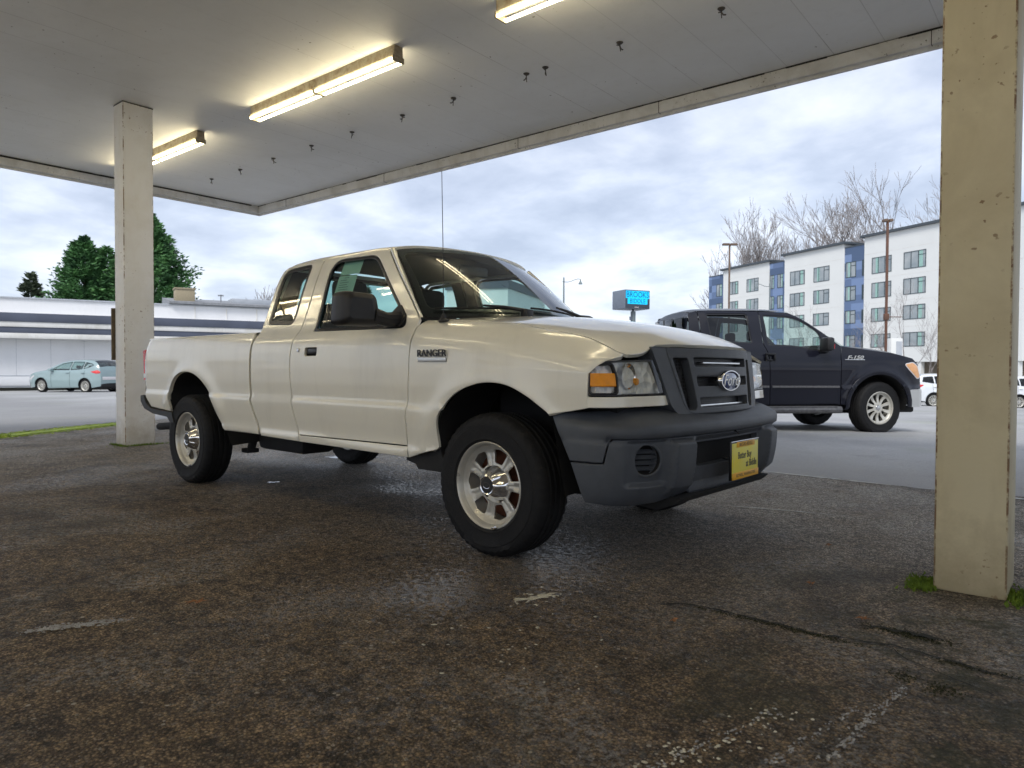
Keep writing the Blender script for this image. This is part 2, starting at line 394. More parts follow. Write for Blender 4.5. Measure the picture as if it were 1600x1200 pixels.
    c2 = mixc(nt, near, c2, (.23, .227, .225))
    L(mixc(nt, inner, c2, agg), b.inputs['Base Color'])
    # wet film where broad and fine noise agree
    wn = mth(nt, 'ADD', mth(nt, 'MULTIPLY', noise(nt, P, .55, 3, .5, .4), .42), mth(nt, 'MULTIPLY', noise(nt, P, 34, 4, .8), .58))
    wet = ramp(nt, wn, .525, .575)
    rw = mth(nt, 'SUBTRACT', .74, mth(nt, 'MULTIPLY', wet, .50))
    rr = mth(nt, 'ADD', mth(nt, 'MULTIPLY', inner, rw), mth(nt, 'MULTIPLY', mth(nt, 'SUBTRACT', 1, inner), .68))
    L(rr, b.inputs['Roughness']); L(ramp(nt, wet, 0, 1, .38, .7), b.inputs['Specular IOR Level'])
    h = mth(nt, 'ADD', mth(nt, 'MULTIPLY', grit, .8), mth(nt, 'ADD', mth(nt, 'MULTIPLY', fine, 2.4), mth(nt, 'MULTIPLY', mth(nt, 'SUBTRACT', 1, v2.outputs['Distance']), .55)))
    h = mth(nt, 'MULTIPLY', h, mth(nt, 'ADD', mth(nt, 'MULTIPLY', inner, .8), .2))
    bumpn(nt, h, 1.0, .020, b)
asphalt()
def painted(name, c, stain, rust=None, vs=1.3, amt=.5, seams=None, rough=.6, base=False):
    """old paint: soft mottling, streaks, specks of rust"""
    m, nt, b = nodes_of(name); N = nt.nodes.new; L = nt.links.new
    tc = N('ShaderNodeTexCoord'); P = tc.outputs['Object']
    mp = N('ShaderNodeMapping'); mp.inputs['Scale'].default_value = (1, 1, .18); L(P, mp.inputs['Vector'])
    col = mixc(nt, mth(nt, 'MULTIPLY', ramp(nt, noise(nt, P, vs, 6, .62, .5), .42, .72), amt), c, stain)
    col = mixc(nt, mth(nt, 'MULTIPLY', ramp(nt, noise(nt, mp.outputs[0], 11, 4, .6), .55, .8), amt*.6), col, stain)
    if rust:
        sp = mth(nt, 'MULTIPLY', ramp(nt, noise(nt, P, 38, 2, .5), .67, .71), ramp(nt, noise(nt, P, 2.3, 3), .5, .62))
        col = mixc(nt, mth(nt, 'MULTIPLY', sp, .85), col, rust)
    if seams:
        sx, off = seams
        sep = N('ShaderNodeSeparateXYZ'); L(P, sep.inputs[0])
        fx = mth(nt, 'FRACT', mth(nt, 'ADD', mth(nt, 'MULTIPLY', sep.outputs[0], 1/sx), off))
        ln = mth(nt, 'LESS_THAN', mth(nt, 'ABSOLUTE', mth(nt, 'SUBTRACT', fx, .5)), .0085)
        col = mixc(nt, mth(nt, 'MULTIPLY', ln, mth(nt, 'MULTIPLY', mth(nt, 'ADD', mth(nt, 'MULTIPLY', ramp(nt, noise(nt, P, .9, 4), .50, .62), .3), ramp(nt, sep.outputs[0], -4.5, 1, .03, .28)), 1.0)), col, (.22, .20, .17))
        bl = mth(nt, 'MULTIPLY', ramp(nt, noise(nt, P, 20, 3, .5), .70, .73), ramp(nt, noise(nt, P, .9, 3), .5, .6)); col = mixc(nt, bl, col, (.16, .12, .07))
        tint = N('ShaderNodeTexWhiteNoise'); tint.noise_dimensions = '1D'; L(mth(nt, 'FLOOR', mth(nt, 'ADD', mth(nt, 'MULTIPLY', sep.outputs[0], 1/sx), off+.5)), tint.inputs['W'])
        col = mixc(nt, mth(nt, 'MULTIPLY', tint.outputs['Value'], .03), col, (.45, .45, .45))
    if base:
        sz = N('ShaderNodeSeparateXYZ'); L(P, sz.inputs[0]); zz = mth(nt, 'ADD', sz.outputs[2], mth(nt, 'MULTIPLY', mth(nt, 'SUBTRACT', noise(nt, P, 9, 5, .7), .5), .55))
        ex = mth(nt, 'MULTIPLY', mth(nt, 'GREATER_THAN', mth(nt, 'ABSOLUTE', sz.outputs[0]), .1175), mth(nt, 'GREATER_THAN', mth(nt, 'ABSOLUTE', sz.outputs[1]), .1575)); ex = mth(nt, 'MULTIPLY', ex, ramp(nt, noise(nt, P, 6, 5, .8), .46, .56)); col = mixc(nt, ex, col, (.22, .13, .065))
        col = mixc(nt, ramp(nt, zz, .0, .34, .6, 0), col, (.30, .24, .14))
    L(col, b.inputs['Base Color']); b.inputs['Roughness'].default_value = rough
    bumpn(nt, noise(nt, P, 30, 4, .6), .25, .004, b)
painted('ceiling_paint', (.88, .88, .87), (.74, .73, .70), vs=.6, amt=.55, seams=(.436, .5-.27/.436), rough=.55)
painted('post_paint', (.67, .60, .41), (.50, .43, .27), rust=(.20, .11, .05), vs=2.2, amt=.8, base=True)
painted('post_pale', (.90, .895, .875), (.76, .73, .66), rust=(.20, .11, .05), vs=2.2, amt=.75, base=True)
painted('fascia_paint', (.80, .80, .79), (.50, .48, .43), rust=(.12, .10, .08), vs=3.5, amt=.6)
painted('fixture_paint', (.38, .34, .25), (.18, .12, .06), rust=(.13, .07, .03), vs=14, amt=.9)
painted('white_wall', (.80, .81, .83), (.62, .63, .64), vs=.5, amt=.4)
painted('band_white', (.80, .79, .76), (.50, .47, .38), vs=.9, amt=.6)
pm('band_dark', (.10, .115, .16), .5, vs=.7, var=.25)
pm('grime', (.03, .027, .022), .8)
pm('moss', (.20, .30, .03), .9, c2=(.10, .17, .02), vs=18, bump=1, bs=90)
pm('moss_bright', (.42, .54, .06), .9, c2=(.20, .28, .05), vs=7, bump=1, bs=60)
pm('hook_metal', (.10, .09, .08), .6, metal=.5)
pm('black_plastic', (.018, .018, .020), .5, var=.3, vs=20)
pm('tube_light', (1, .93, .72), .4, emis=(1.0, .86, .56), es=5.5)
# ------------------------------------------------------------------ ground
def gz(x, y):
    x = np.asarray(x, float); y = np.asarray(y, float)
    def sr(v, w=1.5): return np.where(v > w, v-w/2, np.where(v > 0, v*v/(2*w), 0))
    ky = np.clip((x+32)/18, 0, 1); ky = ky*ky*(3-2*ky)
    a = .0122*sr(np.minimum(-x-8.5, 40)); b = .0295*sr(np.minimum(y-6.0, 60))*ky
    return -a-b
def build_ground():
    def ax(lo, hi):
        c = list(np.arange(-14, 14.01, .5)); v = 14.; s = .7
        while v < hi: s *= 1.13; v += s; c.append(v)
        v = -14.; s = .7
        while v > lo: s *= 1.13; v -= s; c.append(v)
        return np.array(sorted(c))
    X, Y = np.meshgrid(ax(-900, 900), ax(-300, 1100), indexing='ij'); Z = gz(X, Y)
    Z = Z - np.clip(np.hypot(X, Y)-140, 0, None)*.004
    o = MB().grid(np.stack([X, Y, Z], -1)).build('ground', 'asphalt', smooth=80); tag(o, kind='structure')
build_ground()
def blob(mb, cx, cy, rx, ry, ang, z, seed, n=26, irr=.3):
    rg = random.Random(seed); ph = [rg.uniform(0, 6.3) for _ in range(4)]; V = [(cx, cy, float(gz(cx, cy))+z+.003)]
    for k in range(n):
        a = 2*PI*k/n; r = 1+irr*(math.sin(2*a+ph[0])*.4+math.sin(3*a+ph[1])*.35+math.sin(7*a+ph[2])*.3+rg.uniform(-.35, .35))
        u, v = r*rx*math.cos(a), r*ry*math.sin(a); x, y = cx+u*math.cos(ang)-v*math.sin(ang), cy+u*math.sin(ang)+v*math.cos(ang)
        V.append((x, y, float(gz(x, y))+z))
    mb.add(V, [(0, 1+k, 1+(k+1) % n) for k in range(n)])
def ribbon(mb, pts, w, z, seed, step=.03, jag=.3):
    rg = random.Random(seed); P = np.array(spl(pts, 8)); out = []; ww = []
    d = 0
    for i in range(len(P)-1):
        L = np.linalg.norm(P[i+1]-P[i]); n = max(1, int(L/step))
        for j in range(n): out.append(P[i]+(P[i+1]-P[i])*j/n)
    out = np.array(out); n = len(out); t = np.gradient(out, axis=0); t /= np.linalg.norm(t, axis=1, keepdims=True); nr = np.stack([-t[:, 1], t[:, 0]], 1)
    off = 0; V = []
    for i in range(n):
        off = off*.8+rg.uniform(-1, 1)*w*jag; e = min(1, i/6, (n-1-i)/6); k = w*(.3+rg.random())*max(.12, e)*.5; q = out[i]+nr[i]*off
        for s in (-1, 1):
            a = q+nr[i]*k*s; V.append((a[0], a[1], float(gz(a[0], a[1]))+z))
    mb.add(V, [(2*i, 2*i+1, 2*i+3, 2*i+2) for i in range(n-1)])
pm('crack_dark', (.012, .013, .009), .9); pm('lime', (.72, .68, .55), .8, var=.35, vs=40, bump=.5, bs=100); pm('old_paint', (.42, .42, .41), .7, c2=(.22, .21, .20), vs=45, det=6)
pm('line_paint', (.55, .55, .53), .7, c2=(.38, .38, .37), vs=25, det=6); pm('puddle', (.02, .02, .02), .03)
rg0 = random.Random(77)
c_ = MB(); ribbon(c_, [(.93, -.95), (1.05, -.85), (1.24, -.83), (1.51, -.83), (1.73, -.77), (1.88, -.78), (2.09, -.80), (2.4, -.74)], .012, .004, 3, step=.012, jag=.5)
ribbon(c_, [(1.60, -.66), (1.70, -.62), (1.80, -.60), (1.88, -.62)], .026, .005, 5, step=.012, jag=.5); ribbon(c_, [(1.73, -.77), (1.80, -.86), (1.92, -.92), (2.1, -1.0)], .006, .005, 6, step=.01, jag=.6)
tag(c_.build('pavement_crack', 'crack_dark', smooth=0), kind='structure')
c_ = MB(); ribbon(c_, [(1.2, 2.77), (.4, 2.80), (-.5, 2.86), (-2.5, 2.92)], .045, .004, 8, step=.05, jag=.05); ribbon(c_, [(1.2, 2.77), (3, 2.7), (6, 2.6)], .045, .004, 9, step=.05, jag=.05)
ribbon(c_, [(1.02, 1.30), (.6, 1.2), (.19, 1.07)], .03, .004, 10, jag=.1)
tag(c_.build('painted_line', 'line_paint', smooth=0), kind='structure')
def scrape(mb, pts, w, n, seed):
    rg = random.Random(seed); a, b = pts
    for k in range(n):
        t = rg.random(); x = a[0]+(b[0]-a[0])*t+rg.gauss(0, w*.4); y = a[1]+(b[1]-a[1])*t+rg.gauss(0, w*.4); r = rg.uniform(.0012, .0045)
        blob(mb, x, y, r*rg.uniform(1, 2.6), r, math.atan2(b[1]-a[1], b[0]-a[0])+rg.gauss(0, .3), .0035+.0001*(k % 9), seed*1000+k, n=6, irr=.5)
c_ = MB(); scrape(c_, [(1.79, -1.62), (1.84, -1.07)], .022, 150, 12); scrape(c_, [(1.70, -1.72), (1.77, -1.3)], .016, 60, 13); scrape(c_, [(1.50, -1.95), (1.62, -1.45)], .02, 60, 14); scrape(c_, [(-.50, -2.60), (-.37, -2.35)], .035, 330, 15)
tag(c_.build('worn_paint_mark', 'old_paint', smooth=0), kind='structure')
c_ = MB(); blob(c_, .575, -1.15, .066, .026, 1.15, .0035, 14, irr=.75); blob(c_, .535, -1.225, .022, .016, .3, .004, 15, irr=.9); [blob(c_, .565+rg0.gauss(0, .03), -1.17+rg0.gauss(0, .06), rg0.uniform(.003, .010), rg0.uniform(.003, .007), rg0.random()*3, .0037, 900+k, n=8, irr=.8) for k in range(26)]
rg = random.Random(4)
for k in range(70):
    t = rg.random(); x, y = 1.50+.14*t+rg.gauss(0, .03), -1.92+.45*t+rg.gauss(0, .04); r = rg.uniform(.002, .007); blob(c_, x, y, r, r*.8, rg.random()*3, .0035, 100+k, n=7, irr=.4)
for k in range(26):
    x, y = rg.gauss(.7, .22), rg.gauss(-1.5, .18); r = rg.uniform(.002, .008); blob(c_, x, y, r*1.3, r*.8, rg.random()*3, .0035, 300+k, n=7, irr=.5)
tag(c_.build('lime_spots', 'lime', smooth=0), kind='stuff')
c_ = MB(); blob(c_, -2.72, -.39, .035, .05, 0, .004, 21); blob(c_, -3.6, .95, .25, .10, .5, .004, 22, irr=.6); blob(c_, -2.2, 1.5, .3, .07, .2, .004, 23, irr=.7)
tag(c_.build('puddle', 'puddle', smooth=0), kind='structure')
# pebbles and grit
def pebbles():
    rg = random.Random(7); mb = MB()
    ico = [(0, 0, 1), (.9, 0, .2), (.3, .85, .2), (-.75, .5, .2), (-.75, -.5, .2), (.3, -.85, .2), (0, 0, -.4)]
    F = [(0, 1, 2), (0, 2, 3), (0, 3, 4), (0, 4, 5), (0, 5, 1), (6, 2, 1), (6, 3, 2), (6, 4, 3), (6, 5, 4), (6, 1, 5)]
    for k in range(2600):
        d = .5+4.2*rg.random()**1.4; a = YAW+rg.uniform(-.68, .68)
        x, y = CAM[0]+d*math.cos(a), CAM[1]+d*math.sin(a)
        if y > 2.6: continue
        r = rg.choice((.0015, .002, .002, .003, .003, .004, .006))*rg.uniform(.7, 1.2); w = rg.random()*6.3; sx, sy, sz = r*rg.uniform(.8, 1.4), r*rg.uniform(.7, 1.1), r*rg.uniform(.4, .9)
        mb.add([(x+(u*math.cos(w)-v*math.sin(w))*sx, y+(u*math.sin(w)+v*math.cos(w))*sy, max(0, t)*sz+.0005+t*sz*.3) for u, v, t in ico], F)
    tag(mb.build('grit', 'pebble', smooth=0), kind='stuff')
pm('pebble', (.30, .26, .20), .75, c2=(.08, .07, .055), vs=6, det=8); pebbles()
pm('leaf_brown', (.36, .15, .05), .6, c2=(.22, .09, .03), vs=40)
def leaf(cx, cy, size, ang, label, seed):
    rg = random.Random(seed); m = MB(); V = [(0, 0, .012)]; n = 15
    for k in range(n):
        a = 2*PI*k/n; r = size*(1 if k % 3 == 0 else .45)*rg.uniform(.75, 1.1)*(1.3 if k == 0 else 1)
        V.append((r*math.cos(a), r*math.sin(a)*.7, .004+rg.random()*.014))
    m.add(V, [(0, 1+k, 1+(k+1) % n) for k in range(n)]); m.tube([(0, 0, .01), (-size*1.1, size*.1, .006)], .0012, 5)
    o = m.build('fallen_leaf', 'leaf_brown', smooth=0); o.location = (cx, cy, float(gz(cx, cy))+.001); o.rotation_euler = (0, 0, ang)
    tag(o, label, 'leaf', 'fallen leaves on the pavement')
leaf(-.35, -2.08, .045, .7, 'lone orange-brown leaf on dark pavement ahead of the rear wheel, largest of the leaves', 1)
leaf(1.32, -.28, .030, 2.0, 'small brown leaf on wet pavement short of the crack, nearest the bumper side', 2)
leaf(1.60, -.58, .032, 4.0, 'brown leaf lying just above the mossy crack, left of the thick post', 3)
leaf(1.17, .45, .022, 5.0, 'tiny brown leaf on pale pavement well beyond the crack, near the faint line', 4)
leaf(1.10, -1.05, .016, 1.0, 'tiny tan leaf on dark pavement below the start of the long crack', 5)
# moss strip along the edge of the old paving, tufts at the posts
def fuzz(name, spots, mat, h, w, seed, kind='stuff'):
    rg = random.Random(seed); m = MB()
    for (x, y, n, sx, sy, an) in spots:
        for k in range(n):
            u, v = rg.gauss(0, .5)*sx, rg.gauss(0, .5)*sy; px, py = x+u*math.cos(an)-v*math.sin(an), y+u*math.sin(an)+v*math.cos(an); z = float(gz(px, py)); a = rg.random()*6.3; hh = h*rg.uniform(.4, 1.2); b = rg.uniform(-.5, .5)*hh
            m.add([(px-w*math.cos(a), py-w*math.sin(a), z), (px+w*math.cos(a), py+w*math.sin(a), z), (px+b, py+b*.6, z+hh), (px-w*.9*math.sin(a)+b, py+w*.9*math.cos(a), z+hh*.6)], [(0, 1, 2), (0, 2, 3)])
    return tag(m.build(name, mat, smooth=0), kind=kind)
fuzz('moss_strip', [(-8.6-.53*t*2.1, -.9+1.72*t, 600, .5, .28, 2.2) for t in np.linspace(-.3, 1.1, 9)], 'moss_bright', .006, .03, 1)
m_ = MB(); blob(m_, -9.15, -.05, 1.9, .12, 2.16, .005, 31, n=60, irr=.2); tag(m_.build('moss_mat', 'moss_bright', smooth=0), kind='stuff')
fuzz('moss_tuft', [(1.665, .05, 500, .05, .09, 0), (1.69, .0, 200, .03, .04, 0), (2.0, .09, 300, .04, .12, 0), (-6.4, -.21, 120, .2, .03, 0), (-6.22, .0, 160, .03, .25, 0)], 'moss', .022, .006, 2)
fuzz('moss_crack', [(1.25, -.84, 160, .2, .02, 0), (1.5, -.83, 260, .16, .02, 0), (1.75, -.62, 420, .14, .035, 0), (1.95, -.79, 120, .14, .02, 0), (1.82, -1.0, 90, .06, .05, 0), (1.93, -1.02, 130, .05, .05, 0)], 'moss_dark', .004, .004, 3) if pm('moss_dark', (.035, .04, .016), .9) else 0
fuzz('grass_patch', [(-8.4, -1.0, 150, .3, .1, 2.2)], 'moss_bright', .02, .02, 4)
# ------------------------------------------------------------------ canopy
CA = R(1.8)
canopy = thing('canopy', 'large flat white canopy roof with dirty fascia over the pickup', 'canopy', (0, 0, 0), CA)
ZC = 3.9; CX0, CX1, CY0, CY1 = -9.8, 11.0, -9.0, 3.8
MB().box(CX0, CX1, CY0, CY1, ZC, ZC+.42).build('ceiling', 'ceiling_paint', canopy, smooth=0)
def fascia(name, seg):
    m = MB()
    for a in seg: m.box(*a, b=.004)
    return m.build(name, 'fascia_paint', canopy)
fascia('fascia', [(CX0-.06, CX1, CY1, CY1+.045, ZC-.13, ZC+.5)])
fascia('fascia', [(CX0-.045, CX0, CY0, CY1-.002, ZC-.13, ZC+.5)])
m_ = MB()
for k in range(9):
    x = CX0+.9+k*2.44+(k % 3)*.21; MB().box(x, x+.006, CY1-.003, CY1+.048, ZC-.132, ZC+.45).build('fascia_joint', 'grime', canopy, smooth=0)
m_ = MB(); m_.box(CX0-.10, CX1, CY1+.048, CY1+.085, ZC-.16, ZC+.52, b=.006); m_.box(CX0-.10, CX0-.062, CY0, CY1+.046, ZC-.16, ZC+.52, b=.006)
m_.build('drip_edge', 'fascia_paint', canopy)
m_ = MB(); rg = random.Random(12)
x = CX0
while x < 6:
    w = rg.uniform(.05, .5); t = rg.uniform(.004, .013); m_.box(x, x+w, CY1-t, CY1-.001, ZC-t, ZC-.001); x += w
m_.build('mildew', 'grime', canopy, smooth=0); m_ = MB(); y = -4.
while y < CY1-.35:
    w = rg.uniform(.05, .5); t = rg.uniform(.008, .03); m_.box(CX0+.001, CX0+t, y, y+w, ZC-.02, ZC-.001); y += w
m_.build('mildew', 'grime', canopy, smooth=0)
def post(name, x0, y0, label):
    t = thing(name, label, 'post', (x0+.125, y0+.165, 0), CA, 'square posts holding up the canopy')
    m = MB().box(-.125, .125, -.165, .165, 0, ZC-.002, b=.008).build('shaft', 'post_paint' if x0 > 0 else 'post_pale', t)
    MB().box(-.1262, .1262, -.1662, .1662, ZC-.014, ZC-.004).build('dirty_seam', 'grime', t, smooth=0)
    return t
    m = MB(); rg = random.Random(int(x0*10))
    for s in range(26):
        a = rg.uniform(-.13, .13); m.box(a, a+rg.uniform(.004, .03), -.168, -.1655, ZC-.003-rg.uniform(.004, .014), ZC-.003)
    for s in range(12):
        z = rg.uniform(.1, 3.8); a = rg.choice((-.119, .119)); m.box(a, a+.003, -.1675, -.165, z, z+rg.uniform(.01, .06))
    pass
    return t
post('canopy_post', -6.51, -.185, 'far canopy post with dirty edges behind the pickup tailgate')
post('canopy_post', 1.705, .02, 'thick cream post in the right foreground with moss at its foot')
m_ = MB().box(-6.56, -6.532, -.215, -.05, .98, 1.58, b=.004); pm('rust_brown', (.20, .15, .09), .8, var=.4, vs=9); o_ = m_.build('notice_board', 'rust_brown'); tag(o_, 'narrow brown weathered board fixed on the back of the far post', 'board')
def fixture(x1, label):
    t = thing('ceiling_light', label, 'ceiling light', (x1*math.cos(CA)-1.07*math.sin(CA), x1*math.sin(CA)+1.07*math.cos(CA), ZC), CA, 'fluorescent strip lights under the canopy')
    return fixture_parts(t)
def fixture_parts(t):
    for k in (0, 1):
        a, b = -2.49+k*1.247, -1.25+k*1.247
        MB().box(a, b, -.050, .050, -.098, -.001, b=.004).build('housing', 'fixture_paint', t)
        for s in (-1, 1):
            MB().tube([(a+.02, s*.052, -.135), (b-.02, s*.052, -.135)], .0135, 12).build('tube', 'tube_light', t)
        for e in (a, b-.016): MB().box(e, e+.016, -.068, .068, -.153, -.098, b=.003).build('socket', 'fixture_paint', t)
    return t
L0 = fixture(-2.82, 'long lit strip light in mid canopy, whole length in view')
def fx(x1, y1, label):
    c = copy_tree(L0); c.location = (x1*math.cos(CA)-y1*math.sin(CA), x1*math.sin(CA)+y1*math.cos(CA), ZC); c['label'] = label; return c
fx(-6.56, 1.07, 'farthest lit strip light, partly hidden by the far post')
fx(.90, 1.07, 'lit strip light cut off by the top of the photo')
for y1, w in ((-2.9, 'above the viewer'), (-6.6, 'added behind the viewer as fill')):
    for x1, n in ((-6.56, 'farthest'), (-2.82, 'middle'), (.90, 'nearest'), (4.6, 'last')): fx(x1, y1, 'strip light of the row %s, the %s one, seen only as reflections' % (w, n))  # row behind the viewer is added out of frame, mainly to brighten under the canopy
HK = (-.22, -1.19, -2.04, -2.28, -3.31, -4.15, -5.10, -5.97, -6.89, -7.79, -8.65)
def hook():
    m = MB(); m.lathe([(.0, -.02), (.03, -.018), (.045, -.004), (.045, 0)], 12); m.tube([(0, 0, -.01), (.005, 0, -.05), (.02, .01, -.075), (.05, .02, -.08)], .008, 6); m.tube([(.0, 0, -.04), (-.04, .01, -.03)], .007, 6); m.tube([(0, 0, -.05), (.01, -.01, -.115)], .006, 6)
    m.v = [(a*.72, b*.72, c*.72) for a, b, c in m.v]; return m.build('ceiling_hook', 'hook_metal')
H0 = hook(); ords = ('first', 'second', 'third', 'fourth', 'fifth', 'sixth', 'seventh', 'eighth', 'ninth', 'tenth', 'eleventh')
for k, x in enumerate(HK):
    o = H0 if k == 0 else H0.copy()
    if k: COL.objects.link(o)
    o.location = (x*math.cos(CA)-2.3*math.sin(CA), x*math.sin(CA)+2.3*math.cos(CA), ZC); o.rotation_euler = (0, 0, k*.9)
    tag(o, 'small dark metal hook on the canopy ceiling, %s of the row counting from the right' % ords[k], 'hook', 'hooks in a row on the canopy ceiling')
# ------------------------------------------------------------------ vehicle materials
pm('paint_cream', (.70, .68, .60), .32, var=.05, vs=1.5, coat=1.0, bump=.0)
def dirty_paint(name):
    m = MATS[name]; nt = m.node_tree; b = nt.nodes['Principled BSDF']; N = nt.nodes.new; L = nt.links.new
    tc = N('ShaderNodeTexCoord'); P = tc.outputs['Object']; mp = N('ShaderNodeMapping'); mp.inputs['Scale'].default_value = (1.2, 1, .35); L(P, mp.inputs['Vector'])
    d = mth(nt, 'MULTIPLY', ramp(nt, noise(nt, mp.outputs[0], 3.2, 6, .65, .6), .50, .78), .38)
    L(mixc(nt, d, (.84, .81, .70), (.58, .55, .46)), b.inputs['Base Color'])
    L(ramp(nt, noise(nt, P, 5, 5, .6), .35, .7, .02, .16), b.inputs['Coat Roughness'])
dirty_paint('paint_cream')
pm('trim_grey', (.074, .083, .099), .52, var=.2, vs=12, bump=.18, bs=420, spec=.5)
pm('rubber', (.011, .011, .012), .7, var=.3, vs=30, bump=.25, bs=140, spec=.3)
pm('black_gap', (.008, .008, .009), .9)
pm('seal_black', (.010, .010, .012), .28, var=.2)
pm('under_black', (.013, .013, .014), .8, var=.4, vs=8)
pm('silver_rim', (.60, .585, .53), .36, metal=.35, var=.12, vs=14, rvar=.1)
pm('chrome', (.80, .80, .80), .10, metal=1, var=.1, vs=20)
pm('dull_chrome', (.62, .62, .62), .22, metal=1, var=.15, vs=20)
pm('rust_drum', (.20, .07, .035), .8, metal=.3, var=.5, vs=18)
pm('amber', (1.0, .36, .0), .35, var=.12, vs=30, bump=.4, bs=70)
pm('red_lens', (.70, .012, .012), .25, var=.2, coat=1)
pm('white_lens', (.75, .72, .72), .2, coat=1)
pm('badge_silver', (.62, .62, .60), .3, metal=.7)
pm('badge_black', (.02, .02, .02), .4)
pm('oval_blue', (.015, .045, .20), .25, coat=1)
pm('plate_yellow', (.92, .78, .05), .5, c2=(.84, .78, .16), vs=14)
pm('plate_orange', (.95, .50, .02), .5, var=.15)
pm('plate_ink', (.05, .05, .045), .6)
pm('seat_cloth', (.045, .042, .042), .9, var=.3, vs=20)
pm('dash_grey', (.03, .03, .032), .7)
pm('headliner', (.16, .155, .15), .9)
pm('paper', (.60, .72, .62), .8, var=.06)
pm('screen_glow', (.1, .1, .1), .4)
glassm('windshield_glass', (.80, .90, .87), body=.03)
glassm('side_glass', (.60, .80, .76), body=.03)
glassm('privacy_glass', (.20, .24, .24), body=.02)
glassm('lens_glass', (.93, .95, .95), body=.02)
def faceted(name, c):
    m, nt, b = nodes_of(name); N = nt.nodes.new; L = nt.links.new
    tc = N('ShaderNodeTexCoord'); v = N('ShaderNodeTexVoronoi'); v.inputs['Scale'].default_value = 26; L(tc.outputs['Object'], v.inputs['Vector'])
    b.inputs['Base Color'].default_value = (*c, 1); b.inputs['Metallic'].default_value = 0; b.inputs['Roughness'].default_value = .2; b.inputs['Coat Weight'].default_value = 1
    w = N('ShaderNodeTexWave'); w.inputs['Scale'].default_value = 14; w.inputs['Distortion'].default_value = 2; L(tc.outputs['Object'], w.inputs['Vector'])
    bumpn(nt, mth(nt, 'ADD', v.outputs['Distance'], mth(nt, 'MULTIPLY', w.outputs[0], .35)), 1.0, .03, b)
faceted('reflector', (.93, .92, .88))
def mesh_black():
    m, nt, b = nodes_of('honeycomb'); N = nt.nodes.new; L = nt.links.new
    tc = N('ShaderNodeTexCoord'); v = N('ShaderNodeTexVoronoi'); v.feature = 'DISTANCE_TO_EDGE'; v.inputs['Scale'].default_value = 62; v.inputs['Randomness'].default_value = .15; L(tc.outputs['Object'], v.inputs['Vector'])
    f = mth(nt, 'GREATER_THAN', v.outputs['Distance'], .14); L(mixc(nt, f, (.035, .037, .042), (.003, .003, .003)), b.inputs['Base Color']); b.inputs['Roughness'].default_value = .5
    bumpn(nt, f, .6, .006, b)
mesh_black()
# ------------------------------------------------------------------ wheels shared by all vehicles
def tyre_mb(rad, wid, rim, seg=144):
    h = wid/2
    k_ = rad-rim; prof = [(rim-.004, -h*.84), (rim+.014, -h*.93), (rim+.020, -h*.97), (rim+.028, -h*.955), (rim+k_*.45, -h*1.0), (rim+k_*.60, -h*1.0), (rim+k_*.62, -h*.975), (rim+k_*.78, -h*.955), (rad-.020, -h*.90), (rad-.008, -h*.80), (rad-.002, -h*.66)]
    g = []
    for c in (-.5, -.17, .17, .5):
        g += [(rad, h*c-.008), (rad-.008, h*c-.004), (rad-.008, h*c+.004), (rad, h*c+.008)]
    prof = prof+g+[(a, -b) for a, b in prof[::-1]]
    n = len(prof); V = []; F = []; m = MB()
    for k in range(seg):
        a = 2*PI*k/seg; low = (k % 3 == 0)
        for i, (r, q) in enumerate(prof):
            if low and (7 <= i <= 10 or n-11 <= i <= n-8): r -= .0055
            x, z = r*math.cos(a), r*math.sin(a); z2 = max(z, -rad+.008); s = 1.0
            if z < -rad*.8 and abs(q) > h*.9: s = 1.05
            V.append((x, -q*s, z2))
    for k in range(seg):
        k2 = (k+1) % seg
        for i in range(n-1): F.append((k*n+i, k*n+i+1, k2*n+i+1, k2*n+i))
    return m.add(V, F)
def ringpts(r, n, a0=0): return [(r*math.cos(a0+2*PI*k/n), r*math.sin(a0+2*PI*k/n)) for k in range(n)]
